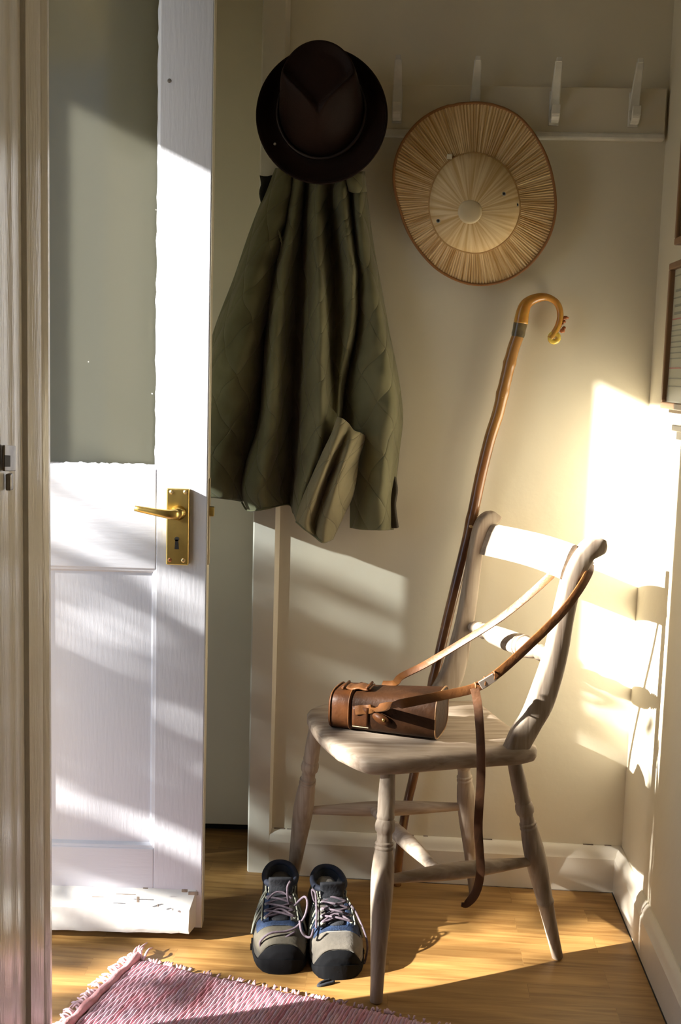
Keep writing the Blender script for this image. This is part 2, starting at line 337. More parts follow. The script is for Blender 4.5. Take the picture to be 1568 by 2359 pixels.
def bead(p0, p1, inward):
    n = 60; p0 = Vector(p0); p1 = Vector(p1); rows = []
    for i in range(n + 1):
        q = p0.lerp(p1, i / n); j = .0025 * random.random() + .0005 * math.sin(i)
        rows.append([q + Vector((0, .002, 0)), q + Vector(inward) * (.003 + j * .5) + Vector((0, .006, 0)), q + Vector(inward) * (.006 + j) + Vector((0, .0198, 0))])
    mb.grid(rows)
bead((gx1, DY, zg), (gx1, DY, 1.92), (-1, 0, 0)); bead((gx0, DY, zg), (gx0, DY, 1.92), (1, 0, 0)); bead((gx0, DY, zg), (gx1, DY, zg), (0, 0, 1)); bead((gx0, DY, 1.92), (gx1, DY, 1.92), (0, 0, -1))
parts.append(mb.build('putty_bead', m_door, smooth=True))
# weatherboard: chunky sloping board across the foot, right end chipped
wz1, wz0, wzm = dz(300, 2045), .018, dz(300, 2062)
wx1 = dx(452, 2063)
pr = [(0, wz1), (-.020, wzm), (-.036, wzm - .012), (-.040, wz0 + .01), (-.036, wz0), (0, wz0)]
mb = MB(); n = 24; rows = []
for i in range(n + 1):
    f = i / n; x = xl + (wx1 - xl) * f; rows.append([Vector((x + (-.010 * a_ / -.04 if i == n else 0), DY + a_ + random.uniform(-.0008, .0008), z + random.uniform(-.0008, .0008))) for a_, z in pr])
mb.grid(rows, flip=True); mb.f.append(tuple(mb_i for mb_i in range(n * 6, n * 6 + 6))); mb.mi.append(0); mb.f.append(tuple(range(6))[::-1]); mb.mi.append(0)
parts.append(mb.build('weatherboard', M('weatherboard_paint', (.82, .81, .78), .5, var=.18, vscale=14, bump=.6, bscale=30), auto=30))
wb = parts[-1]
mb = MB()
for (px, py, sx_, sz_) in [(318, 2072, .003, .006), (364, 2086, .0012, .003), (398, 2095, .001, .002), (425, 2052, .006, .003), (445, 2058, .010, .0035), (335, 2046, .005, .001), (225, 2066, .012, .0007), (290, 2060, .02, .0006)]:
    p = ony(px, py, DY - .0402 if py > 2064 else DY - .03); mb.box(p, (sx_, .0012, sz_))
ch_ = mb.build('paint_chips', m_chip, bevel=.0008); ch_.parent = wb
# brass furniture
px0, px1, pz1, pz0 = dx(386, 1125), dx(438, 1125), dz(410, 1124), dz(410, 1299)
mb = MB(); mb.box(((px0 + px1) / 2, DY - .0075, (pz0 + pz1) / 2), ((px1 - px0) / 2, .0075, (pz1 - pz0) / 2)); plate = mb.build('lock_plate', m_brass, bevel=.0025, seg=3); parts.append(plate)
sub = []
for (px, py) in ((395, 1134), (427, 1134), (391, 1290), (422, 1291)):
    p = ony(px, py, DY - .0152); mb = MB(); mb.lathe(p + Vector((0, .001, 0)), p + Vector((0, -.0018, 0)), [(0, .0042), (.5, .0042), (1, .0022)], 16)
    sub.append(mb.build('screw', M('screw_brass', (.85, .66, .35) if py < 1200 or px > 400 else (.65, .30, .14), .3, metal=1), smooth=False))
p = ony(407, 1250, DY - .0152); mb = MB(); mb.lathe(p + Vector((0, .0, .007)), p + Vector((0, -.0006, .007)), [(0, .0045), (1, .0045)], 20); mb.extr([p + Vector(q) for q in ((-.0028, 0, .006), (.0028, 0, .006), (.0042, 0, -.013), (-.0042, 0, -.013))], (0, -.0006, 0)); sub.append(mb.build('keyhole', m_dark))
hc = ony(413, 1179, DY); mb = MB()
mb.lathe(hc + Vector((0, -.014, 0)), hc + Vector((0, -.030, 0)), [(0, .0145), (.25, .0145), (.5, .011), (1, .010)], 28)
path = spline([hc + Vector((0, -.028, 0)), hc + Vector((-.004, -.042, .0)), hc + Vector((-.022, -.050, .002)), ony(310, 1171, DY - .052)], 22)
mb.tube(path, [.0085 + .004 * math.sin(min(1, i / 8) * math.pi / 2) - .007 * (i / 21) ** 1.3 for i in range(22)], 16, flat=((0, 1, 0), .75)); lev = mb.build('lever_handle', m_brass, smooth=True); sub.append(lev)
for s_ in sub: s_.parent = plate
# latch tongue and forend on the door edge
lp = ony(484, 1178, DY + .018); mb = MB(); mb.box((xr + .006, DY + .018, lp.z), (.006, .007, .0095)); parts.append(mb.build('latch_tongue', m_brass, bevel=.002))
mb = MB(); mb.box((xr + .002, DY + .020, lp.z - .02), (.0012, .011, .085)); parts.append(mb.build('lock_forend', M('dull_brass', (.5, .42, .28), .5, metal=.8)))
mb = MB(); p = ony(390, 186, DY - .0005); mb.lathe(p, p + Vector((0, -.003, 0)), [(0, .004), (1, .002)], 12); parts.append(mb.build('nail_head', m_iron))
adopt(door, *parts)

# unseen canopy outside the doorway, added to cut the sun's upper edge
m_ext = M('canopy_render', (.55, .52, .47), .85, var=.1)
mb = MB(); e0 = Vector((-1.50, 0, 2.085)); mb.box((-1.15, 1.6, 2.125), (.36, .9, .04)); tag(mb.build('sun_cut_canopy', m_ext), 'pale unseen canopy added outside above the open front door to cut the sun', 'canopy')
mb = MB(); mb.box((-4.6, 0.9, -.06), (4.0, 4.0, .04)); tag(mb.build('ground', M('garden_path', (.17, .16, .11), .95, var=.3, vscale=20, bump=1, bscale=80)), kind='structure')
# shrub outside the doorway whose leaves dapple the sun
m_leaf = M('shrub_leaf', (.10, .20, .05), .6, var=.3)
mb = MB(); rnd = random.Random(11)
def sun_back(x, y, z, X):   # where the sun ray through a point crosses the plane x = X
    s_ = (X - x) / SD.x; return y + SD.y * s_, z + SD.z * s_
BX = -4.2
for i in range(5200):
    y = rnd.uniform(.1, 1.9); z = rnd.uniform(1.1, 2.85)
    top = 2.59 + .07 * math.sin(y * 9) + .05 * math.sin(y * 23 + 1)
    if y < .80: top = 2.53 if y < .65 else 2.60
    elif y < .925: top -= .30
    if z > top: continue
    if z > top - .10: dens = .35
    elif z > 1.95: dens = .66
    else: dens = .22
    if y < .80 and z < 2.36: dens = .06
    if rnd.random() > dens: continue
    c = Vector((BX + rnd.uniform(-.35, .35), y, z)); L_ = rnd.uniform(.05, .11); W_ = L_ * .32
    a_ = Vector((rnd.uniform(-.3, .3), 1, rnd.uniform(-.75, .35))).normalized(); nrm = Vector((rnd.uniform(-1, 1), rnd.uniform(-1, 1), rnd.uniform(-1, 1))).normalized(); g = a_.cross(nrm)
    if g.length < .2: continue
    g.normalize(); up = a_.cross(g) * .012
    mb.add([c - a_ * L_, c - g * W_ + up, c + a_ * L_, c + g * W_ + up], [(0, 1, 2, 3)])
sh = empty('garden_shrub', (BX, 1.0, 0)); tag(sh, 'leafy green shrub growing outside the front doorway', 'shrub')
fo = mb.build('foliage', m_leaf)
mb = MB(); 
for k in range(5): mb.tube(spline([(BX + .05 * k, 1 + .04 * k, -.02), (BX + .08 * (k - 2), 1 + .18 * (k - 2), .9), (BX + .1 * (k - 2), 1 + .34 * (k - 2), 2.2)], 12), [.03 - .002 * i for i in range(12)], 8)
st = mb.build('stem', M('bark', (.16, .10, .06), .9)); adopt(sh, fo, st)

# ================================================================== chair
CO = Vector((.197, 2.207, 0)); CA = R(15.5); EX = Vector((math.cos(CA), math.sin(CA), 0)); EY = Vector((-math.sin(CA), math.cos(CA), 0)); EZ = Vector((0, 0, 1))
def ch(x, y, z): return CO + EX * x + EY * y + EZ * z
def chl(px, py, yl):
    p = onp(px, py, CO + EY * yl, EY) - CO; return p.dot(EX), p.z
def wood_mat(name, c1, c2, rough=.62, scale=1.0, stretch=(9, 60, 60), bump=.5):
    m = bpy.data.materials.new(name); m.use_nodes = True; nt = m.node_tree; N = nt.nodes; L = nt.links; b = N['Principled BSDF']
    tc = N.new('ShaderNodeTexCoord'); mp = N.new('ShaderNodeMapping'); mp.inputs['Scale'].default_value = stretch; mp.inputs['Rotation'].default_value = (0, 0, -CA); L.new(tc.outputs['Object'], mp.inputs[0])
    n = N.new('ShaderNodeTexNoise'); n.inputs['Scale'].default_value = scale; n.inputs['Detail'].default_value = 6; n.inputs['Distortion'].default_value = .6; L.new(mp.outputs[0], n.inputs[0])
    n2 = N.new('ShaderNodeTexNoise'); n2.inputs['Scale'].default_value = 7; n2.inputs['Detail'].default_value = 3; L.new(tc.outputs['Object'], n2.inputs[0])
    r = N.new('ShaderNodeValToRGB'); L.new(n.outputs['Fac'], r.inputs[0]); r.color_ramp.elements[0].position = .32; r.color_ramp.elements[0].color = (*c2, 1); r.color_ramp.elements[1].position = .62; r.color_ramp.elements[1].color = (*c1, 1)
    mx = N.new('ShaderNodeMix'); mx.data_type = 'RGBA'; mx.blend_type = 'MULTIPLY'; mx.inputs[0].default_value = .5; L.new(r.outputs[0], mx.inputs[6])
    r2 = N.new('ShaderNodeValToRGB'); L.new(n2.outputs['Fac'], r2.inputs[0]); r2.color_ramp.elements[0].position = .3; r2.color_ramp.elements[0].color = (.55, .5, .46, 1); r2.color_ramp.elements[1].position = .6; r2.color_ramp.elements[1].color = (1, 1, 1, 1); L.new(r2.outputs[0], mx.inputs[7])
    L.new(mx.outputs[2], b.inputs['Base Color']); b.inputs['Roughness'].default_value = rough; b.inputs['Specular IOR Level'].default_value = .3
    bp = N.new('ShaderNodeBump'); bp.inputs['Strength'].default_value = bump; bp.inputs['Distance'].default_value = .0015; L.new(n.outputs['Fac'], bp.inputs['Height']); L.new(bp.outputs[0], b.inputs['Normal'])
    return m
m_cx = wood_mat('weathered_wood_along', (.54, .45, .36), (.34, .26, .195), stretch=(7, 70, 70))
m_cz = wood_mat('weathered_wood_upright', (.47, .39, .31), (.29, .22, .165), stretch=(80, 80, 7), bump=.3)
ST, SB = .447, .410
# seat plan in chair coordinates (front = -x)
plan = [(-.222, -.085), (-.232, .0), (-.232, .09), (-.222, .150), (-.196, .178), (-.15, .182), (-.05, .172), (.06, .163), (.130, .160), (.158, .150), (.163, .10), (.163, 0), (.163, -.10), (.161, -.150),
        (.130, -.166), (.06, -.166), (-.05, -.168), (-.13, -.172), (-.172, -.168), (-.196, -.150)]
cl = spline(plan + [plan[0]], 121)[:-1]
mb = MB(); rows = []
def seat_z(x, y):   # shallow saddle: dished, with the front rolling down a little
    r2 = ((x - .0) / .15) ** 2 + (y / .13) ** 2
    return ST - .009 * math.exp(-r2 * .9) - .004 * max(0, (-x - .15) / .08) ** 2
for k_, zz in ((.84, SB - .002), (.93, SB + .0), (.985, SB + .006), (1.0, SB + .014), (1.0, SB + .026), (.99, None), (.965, None), (.9, None), (.8, None), (.65, None), (.5, None), (.35, None), (.2, None), (.08, None)):
    row = []
    for (x, y) in cl:
        cx_ = -.03; X = cx_ + (x - cx_) * k_; Y = y * k_
        z = zz if zz is not None else seat_z(X, Y) - (.0045 if k_ == .99 else (.001 if k_ == .965 else 0))
        row.append(ch(X, Y, z))
    rows.append(row)
mb.grid(rows, close_u=True); nb = len(cl); mb.f.append(tuple(range(nb))[::-1]); mb.mi.append(0); mb.f.append(tuple(range(13 * nb, 14 * nb))); mb.mi.append(0)
seat = mb.build('seat', m_cx, auto=50)
chair = empty('kitchen_chair', CO); tag(chair, 'bleached wooden kitchen chair with turned legs, holding a brown leather case', 'chair')
cparts = [seat]
LEGP_OLD = [(0, .0125), (.03, .0135), (.055, .0145), (.16, .0165), (.165, .0185), (.172, .0195), (.182, .0195), (.188, .0165), (.20, .0165), (.30, .0185), (.42, .0245), (.50, .0275), (.56, .0265), (.62, .0225), (.645, .0195), (.652, .0225), (.660, .0225), (.667, .0190), (.675, .0225), (.682, .0225), (.69, .018), (.70, .0205),
        (.72, .0265), (.74, .0285), (.755, .0255), (.765, .019), (.775, .019), (.782, .0215), (.80, .0225), (.86, .0215), (.93, .0195), (1.0, .0185)]
LEGP = [(0, .0112), (.10, .0122), (.20, .0140), (.30, .0162), (.42, .0196), (.50, .0208), (.56, .0202), (.62, .0180), (.645, .0160), (.650, .0172), (.656, .0172), (.662, .0152), (.667, .0168), (.674, .0168), (.68, .0142), (.705, .0135), (.715, .0140), (.725, .0172), (.745, .0184), (.762, .0174), (.775, .0150), (.782, .0160), (.79, .0160), (.80, .0152), (.86, .0155), (.93, .0142), (1.0, .0130)]
feet = dict(A=onz(866, 2308), B=onz(1284, 2206), D=onz(1092, 2062), C=onz(668, 2062))
tops = dict(A=ch(*((chl(893, 1785, -.150)[0]), -.150, SB)), B=ch(chl(1183, 1766, -.135)[0], -.135, SB), D=ch(chl(1054, 1772, .12)[0], .12, SB), C=ch(chl(727, 1712, .150)[0], .150, SB))
def legpt(k, f): return feet[k].lerp(tops[k], f)
for k in 'ABCD':
    f0, t0 = feet[k], tops[k]; d = (t0 - f0); t1 = t0 + d.normalized() * .012
    p = [(t, r * (1.0 if k in 'BD' else 1.04)) for t, r in LEGP]
    if k == 'B': p = p[:3] + [(.272, p[3][1] * .97), (.278, .0172), (.290, .0172), (.296, .0160)] + p[4:]
    mb = MB(); mb.lathe(f0, t1, [(0, p[0][1] * .9)] + [(max(t, .004), r) for t, r in p], 28)
    cparts.append(mb.build('leg', m_cz, auto=40))
def stretcher(a, b, r0=.0085, r1=.0165, name='stretcher'):
    mb = MB(); n = 24; prof = [(i / n, r0 + (r1 - r0) * max(0, math.sin(math.pi * i / n)) ** 1.7) for i in range(n + 1)]
    mb.lathe(a, b, prof, 18); cparts.append(mb.build(name, m_cx, auto=40)); return a, b
def leg_at(k, px, py):   # nearest point along a leg to a photo point
    best = min(range(101), key=lambda i: (lambda q: abs(q))((lambda P: (CY - FPX * ((P - CAM).dot(UP)) / (P - CAM).dot(FW)) - py)(legpt(k, i / 100))))
    return legpt(k, best / 100)
s1a, s1b = stretcher(leg_at('A', 885, 2027), leg_at('B', 1222, 1985))
s2a, s2b = stretcher(leg_at('C', 712, 1868), leg_at('D', 1062, 1858))
stretcher(s2a.lerp(s2b, .42), s1a.lerp(s1b, .36), .010, .0165, 'cross_stretcher')
# back posts: side outline, thickness across the chair
def post(outline, yl, th, name='back_post', lean=0.0):
    loc = [chl(px, py, yl) for px, py in outline]
    n = len(loc); m = n // 2
    L_ = spline(loc[:m], 40); Rr = spline(loc[m:][::-1], 40)   # front edge bottom->top, rear edge bottom->top
    mb = MB(); rows = []
    for (a, b) in zip(L_, Rr):
        z0 = (a[1] + b[1]) / 2; row = []; ya = yl + lean * (z0 - ST)
        A = Vector(ch(a[0], ya, a[1])); B = Vector(ch(b[0], ya, b[1])); mid = (A + B) / 2; hv = (B - A) / 2
        for q in range(16):
            an = 2 * math.pi * q / 16; c_, s_ = math.cos(an), math.sin(an)
            e = .45; cc = math.copysign(abs(c_) ** e, c_); ss = math.copysign(abs(s_) ** e, s_)
            row.append(mid + hv * cc + EY * (ss * th / 2))
        rows.append(row)
    mb.grid(rows, close_u=True, flip=True); mb.f.append(tuple(range(16))); mb.mi.append(0); mb.f.append(tuple(range(39 * 16, 40 * 16))[::-1]); mb.mi.append(0)
    o = mb.build(name, m_cz, auto=50); cparts.append(o); return o
YN, YF = -.148, .155
near_f = [(1161, 1722), (1180, 1680), (1205, 1640), (1232, 1570), (1256, 1500), (1270, 1440), (1283, 1380), (1300, 1315), (1322, 1272), (1350, 1243), (1374, 1236), (1390, 1244)]
near_r = [(1394, 1258), (1390, 1272), (1379, 1278), (1366, 1281), (1336, 1345), (1318, 1420), (1305, 1500), (1288, 1570), (1268, 1630), (1244, 1672), (1216, 1722)]
far_f = [(988, 1597), (1015, 1550), (1030, 1510), (1047, 1450), (1060, 1390), (1072, 1320), (1082, 1260), (1092, 1215), (1104, 1192), (1118, 1180), (1134, 1177)]
far_r = [(1152, 1192), (1146, 1203), (1134, 1208), (1124, 1215), (1112, 1250), (1104, 1310), (1096, 1380), (1086, 1450), (1076, 1510), (1064, 1560), (1046, 1600)]
post(near_f + near_r, YN, .030); post(far_f + far_r, YF, .030)
# crest rail: bowed board between the posts
x0, z0 = chl(1119, 1240, YF); x1, z1 = chl(1330, 1320, YN)
zt = .835; zb_ = .770
mb = MB(); rows = []
for i in range(25):
    f = i / 24; y = YF + (YN - YF) * f; bow = .020 * math.sin(math.pi * f); xx = .168 + .036 * f * 0; row = []
    for (a, b) in ((-.007, 0), (-.009, .25), (-.009, .75), (-.006, .97), (-.001, 1.0), (.004, .97), (.008, .75), (.008, .25), (.006, 0)):
        zz = zb_ + (zt - zb_) * b; row.append(ch(.158 + .050 * f + (zz - .80) * .35 + a + bow, y, zz))
    rows.append(row)
mb.grid(rows, close_u=True); mb.f += [tuple(range(9))[::-1], tuple(range(24 * 9, 25 * 9))]; mb.mi += [0, 0]; cparts.append(mb.build('crest_rail', m_cx, auto=40))
# lower back rail: turned ends, flat centre with carved rings
pa = ch(chl(1080, 1440, YF)[0], YF - .013, chl(1080, 1440, YF)[1]); pb = ch(chl(1290, 1515, YN)[0] - .004, YN + .010, chl(1072, 1437, YF)[1] - .004)
prof = [(0, .009), (.03, .012), (.05, .0155), (.075, .012), (.09, .015), (.11, .0165), (.13, .013), (.15, .016), (.17, .0165), (.19, .013), (.21, .0135), (.24, .017), (.29, .020), (.40, .0215), (.5, .022)]
prof = prof + [(1 - t, r) for t, r in prof[:-1][::-1]]
mb = MB(); mb.lathe(pa, pb, prof, 24, sx=1.0); rail = mb.build('back_rail', m_cx, auto=40); cparts.append(rail)
mb = MB(); c = pa.lerp(pb, .62); d_ = (pb - pa).normalized()
for f in (.60, .64): 
    q = pa.lerp(pb, f); mb.lathe(q - d_ * .0022, q + d_ * .0022, [(0, .0215), (.3, .0235), (.7, .0235), (1, .0215)], 24)
cparts.append(mb.build('carved_ring', m_cx, auto=40))
adopt(chair, *cparts)

# ================================================================== leather case
m_lea = M('brown_leather', (.050, .020, .0075), .52, var=.5, vscale=16, col2=(.020, .008, .0035), bump=.5, bscale=120, spec=.16, detail=8)
m_lea2 = M('tan_leather_band', (.105, .036, .010), .48, var=.4, vscale=20, col2=(.045, .016, .006), bump=.4, bscale=120, spec=.2)
m_strap = M('tan_leather_strap', (.19, .072, .017), .5, var=.45, vscale=22, col2=(.12, .045, .014), bump=.5, bscale=100, spec=.45)
m_strapd = M('dark_leather_strap', (.15, .065, .028), .55, var=.4, vscale=30, bump=.5, bscale=100)
KZ = ST - .003
kL = onz(752, 1680, KZ); kR = onz(1000, 1712, KZ); KE = (kR - kL); KLEN = KE.length; KE.normalize(); KY = Vector((-KE.y, KE.x, 0))
def kpt(s_, a_, h_): return kL + KE * (s_ * KLEN) + KY * a_ + EZ * h_
def ksec(f):   # width (across), height, at f along the case
    return .098 + .016 * f, .074 + .016 * f
def kring(f, grow=0.0, n=40, droop=0.0):
    wd, ht = ksec(f); out = []
    for j in range(n):
        an = 2 * math.pi * j / n; c_, s_ = math.cos(an), math.sin(an)
        cc = math.copysign(abs(c_) ** .50, c_); ss = math.copysign(abs(s_) ** .62, s_)
        out.append(kpt(f, wd / 2 + cc * (wd / 2 + grow), ht / 2 + ss * (ht / 2 + grow) if ss > 0 else ht / 2 + ss * (ht / 2)))
    return out
case = empty('leather_case', kpt(.5, .04, 0)); tag(case, 'brown leather binocular case with long tan strap lying on the chair seat', 'case')
mb = MB(); fs = [.06 + .94 * i / 20 for i in range(21)]; mb.grid([kring(f) for f in fs] + [kring(1.0, -.004)], close_u=True); n_ = 40
mb.f.append(tuple(range(n_))[::-1]); mb.mi.append(0); mb.f.append(tuple(range(21 * n_, 22 * n_))); mb.mi.append(0); kb = mb.build('body', m_lea, auto=40)
mb = MB()
for f in (.985, .995): pass
rg = kring(1.0, .0006, 60); mb.tube(rg + [rg[0]], .0016, 6, cap=False); edge = mb.build('base_piping', M('piping_leather', (.38, .20, .08), .5, var=.3, vscale=60)); edge.parent = kb
mb = MB(); lr = []
for f, g in ((.0, -.012), (.002, -.006), (.010, -.001), (.03, .002), (.10, .0028), (.20, .0028), (.215, .0025), (.22, 0)): lr.append(kring(f, g))
lr = [[p for p in r_] for r_ in lr]
mb.grid(lr, close_u=True); mb.f.append(tuple(range(n_))[::-1]); mb.mi.append(0); lid = mb.build('lid', m_lea2, auto=40)
mb = MB()
for f in (.205, .030):
    rg = kring(f, .0034, 60); mb.tube(rg + [rg[0]], .0013, 6, cap=False)
pz = mb.build('lid_welt', m_strap, smooth=True); pz.parent = lid
# flap tab on top of the case, lying across the lid's edge
wd, ht = ksec(.25)
def top_pt(f, a, up=0.0):
    wd, ht = ksec(f); c_ = max(-1, min(1, (a - wd / 2) / (wd / 2))); s_ = (1 - abs(c_) ** 4) ** .31 if abs(c_) < 1 else 0
    return kpt(f, a, ht / 2 + ht / 2 * s_ + up)
mb = MB(); rows = []
for i in range(13):
    f = .10 + .27 * i / 12; rows.append([top_pt(f, .022 + .036 * j / 8 - .0 , .0055 + .0015 * math.sin(i * 1.1)) for j in range(9)])
mb.grid(rows); tb = mb.build('buckle_tab', m_strap, solid=.003, smooth=True)
for f in (.12, .34):
    mb = MB(); q0 = top_pt(f, .020, .009); q1 = top_pt(f, .060, .009); mb.tube([q0, q1], .0028, 8)
    kk = mb.build('tab_loop', m_lea2, smooth=True); kk.parent = tb
# stitched patch, stud tab and stud on the front side
def fr(f, h, out=0.0): return kpt(f, -out, h)
def side_pt(f, h, out=0.0):
    wd, ht = ksec(f); s_ = (h - ht / 2) / (ht / 2); c_ = max(0, 1 - abs(s_) ** 3.2) ** .25; return kpt(f, wd / 2 - c_ * wd / 2 - out, h)
mb = MB(); mb.grid([[side_pt(.24 + .15 * i / 6, .012 + .042 * j / 6, .0016) for j in range(7)] for i in range(7)]); pt_ = mb.build('side_patch', m_lea2, solid=.002, smooth=True)
mb = MB(); 
pts = [side_pt(.24 + .15 * i / 14, .013, .003) for i in range(15)]
mb.tube(pts, .0007, 5); o_ = mb.build('stitching', M('thread', (.65, .5, .3), .8)); o_.parent = pt_
mb = MB(); c_f, c_h = .52, .036; rows = []
ring0 = []
for j in range(24):
    an = 2 * math.pi * j / 24; ring0.append(side_pt(c_f + .085 * math.cos(an) + .0 * math.sin(an), c_h + .010 * math.sin(an) - .006 * math.cos(an), .0055))
mb.add([side_pt(c_f, c_h, .007)] + ring0, [(0, 1 + j, 1 + (j + 1) % 24) for j in range(24)]); tg = mb.build('stud_tab', m_lea2, solid=.003, smooth=True)
mb = MB(); p = side_pt(.54, .036, .007); mb.lathe(p, p - KY * .004, [(0, .0035), (.6, .0035), (1, .001)], 14); o_ = mb.build('brass_stud', m_brass, smooth=True); o_.parent = tg
# strap : near side of the case -> buckle -> round the near post -> far side of the case ; hanging tail
def onY(px, py, yl): x_, z_ = chl(px, py, yl); return ch(x_, yl, z_)
near = [side_pt(.27, .047, .004), side_pt(.45, .056, .007), onY(920, 1622, -.150), onY(1010, 1604, -.155), onY(1092, 1585, -.165), onY(1145, 1552, -.172), onY(1220, 1485, -.172), onY(1290, 1415, -.172), onY(1332, 1360, -.170), onY(1356, 1318, -.160), onY(1360, 1298, -.148)]
far = [onY(1360, 1298, -.148), ch(chl(1345, 1288, -.13)[0], -.128, .815), onY(1330, 1268, -.128), onY(1295, 1300, -.115), onY(1225, 1365, -.08), onY(1150, 1425, -.035), onY(1060, 1482, .012), onY(980, 1530, .045), onY(925, 1558, .055), top_pt(.52, .085, .004), top_pt(.40, .088, .002)]
mb = MB(); P = [Vector(q) for q in spline(near, 70)]
nr_ = [(-EY + EX * .25 + EZ * .25)] * 70
mb.strip(P, .0175, nr_, .0028); sA = mb.build('strap', m_strap, auto=40)
P = [Vector(q) for q in spline(far, 70)]; nn = []
for i in range(70):
    f = i / 69; nn.append((EX * (1 - f) * .6 + Vector((-.2, -.8, .35 + .9 * f))).normalized())
mb = MB(); mb.strip(P, .0155, nn, .0026); sB = mb.build('strap', m_strap, auto=40)
tail = [onY(1092, 1585, -.172), onY(1096, 1600, -.176), onY(1102, 1640, -.182), onY(1107, 1720, -.186), onY(1107, 1800, -.184), onY(1101, 1900, -.180), onY(1104, 1960, -.178), onY(1106, 2010, -.176), onY(1096, 2055, -.174), onY(1075, 2082, -.172), onY(1062, 2084, -.172)]
P = [Vector(q) for q in spline(tail, 60)]; nn = [(-EY - EX * (.1 + .8 * math.sin(i * .09) ** 2)).normalized() for i in range(60)]
mb = MB(); mb.strip(P, [.0165] * 50 + [.0165 - .0010 * i for i in range(10)], nn, .0028); sC = mb.build('strap_tail', m_strapd, auto=40)
mb = MB(); bk0 = onY(1088, 1588, -.168); bk1 = onY(1142, 1555, -.174); 
for f in (.1, .5, .9):
    q = bk0.lerp(bk1, f); d_ = (bk1 - bk0).normalized(); mb.tube([q + (EZ * math.cos(a_) * .010 + (-EY) * math.sin(a_) * .0045) - d_ * 0 for a_ in np.linspace(0, 2 * math.pi, 17)], .0018, 6)
buc = mb.build('strap_buckle', m_strap, smooth=True)
mb = MB(); mb.box(bk0.lerp(bk1, .6) - EY * .004, (.016, .0016, .0085), ((bk1 - bk0).normalized(), EY, (bk1 - bk0).normalized().cross(EY))); o_ = mb.build('buckle_pin', M('worn_steel', (.6, .5, .42), .4, metal=.7), bevel=.001); o_.parent = buc
adopt(case, kb, lid, tb, pt_, tg, sA, sB, sC, buc)

# ================================================================== horn-handled walking stick
SY = 2.385
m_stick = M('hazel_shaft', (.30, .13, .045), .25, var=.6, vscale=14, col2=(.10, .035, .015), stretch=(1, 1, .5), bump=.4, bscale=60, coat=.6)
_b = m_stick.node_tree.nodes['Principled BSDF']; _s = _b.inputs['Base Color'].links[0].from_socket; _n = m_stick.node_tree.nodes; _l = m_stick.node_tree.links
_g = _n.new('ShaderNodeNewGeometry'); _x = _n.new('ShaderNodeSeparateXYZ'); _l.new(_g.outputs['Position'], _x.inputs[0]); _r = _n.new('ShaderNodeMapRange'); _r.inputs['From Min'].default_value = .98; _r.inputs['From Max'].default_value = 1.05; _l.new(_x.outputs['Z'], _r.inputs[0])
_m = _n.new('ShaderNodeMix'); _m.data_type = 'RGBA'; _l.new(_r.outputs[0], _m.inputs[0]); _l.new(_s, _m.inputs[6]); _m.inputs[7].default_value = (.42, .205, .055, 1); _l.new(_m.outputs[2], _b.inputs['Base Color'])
m_horn = M('amber_horn', (.72, .40, .07), .22, var=.35, vscale=18, col2=(.50, .20, .03), coat=.5, sss=.25)
def sp(px, py, Y=SY): return ony(px, py, Y)
stick = empty('walking_stick', sp(914, 2035, 2.41)); tag(stick, 'brown wooden walking stick with curved amber horn handle leaning behind the chair', 'walking stick')
def spz(px, py, Y=None):   # point of the leaning plane y = 2.429 - .008 z
    return onp(px, py, (0, 2.429, 0), Vector((0, 1, .008)).normalized())
sp = spz
sh_pts = [(914, 2040), (918, 1980), (932, 1880), (952, 1790), (975, 1680), (998, 1570), (1025, 1450), (1052, 1340), (1080, 1225), (1106, 1100), (1128, 1010), (1147, 950), (1163, 880), (1180, 810), (1193, 772)]
P = [Vector(q) for q in spline([tuple(sp(*q)) for q in sh_pts], 120)]
def shr(f):
    r_ = .0096 + .0034 * min(1, f * 1.3)
    for k_ in (.36, .585, .83, .90): r_ += .0016 * math.exp(-((f - k_) / .008) ** 2)
    return r_
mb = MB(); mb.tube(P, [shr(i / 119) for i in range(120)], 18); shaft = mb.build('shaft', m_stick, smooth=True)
m_knot = M('pale_knot', (.75, .50, .22), .35, coat=.5)
for f in (.585, .90, .83):
    q = P[int(f * 119)]; mb = MB(); mb.lathe(q + Vector((.0, -.010, 0)), q + Vector((0, -.0135, 0)), [(0, .005), (.7, .0045), (1, .002)], 12)
    knt = mb.build('knot', m_knot, smooth=True); knt.parent = shaft
mb = MB(); a_, b_ = sp(1192, 776), sp(1199, 742); mb.lathe(a_, b_, [(0, .0135), (.2, .0145), (.5, .0140), (.8, .0148), (1, .0148)], 22); fer = mb.build('horn_collar', M('dark_horn', (.22, .17, .09), .25, var=.5, vscale=30, coat=.5), auto=40)
hp = [(1199, 745), (1204, 718), (1213, 699), (1235, 687), (1260, 685), (1282, 698), (1290, 722), (1286, 748), (1274, 770), (1266, 780)]
P = [Vector(q) for q in spline([tuple(sp(*q)) for q in hp], 70)]
rr = [.0155 - .0002 * i + (-.000085 * max(0, i - 10)) for i in range(70)]
mb = MB(); mb.tube(P, [max(.0068, r_) for r_ in rr], 20); hn = mb.build('handle', m_horn, smooth=True)
mb = MB(); c = sp(1276, 778); mb.tube([c + Vector((math.cos(a_) * .0085, 0, math.sin(a_) * .0085)) for a_ in np.linspace(0, 2 * math.pi, 25)], .0058, 12, cap=False); sc_ = mb.build('scroll_tip', M('yellow_horn', (.85, .62, .10), .2, coat=.5, sss=.2), smooth=True)
mb = MB()
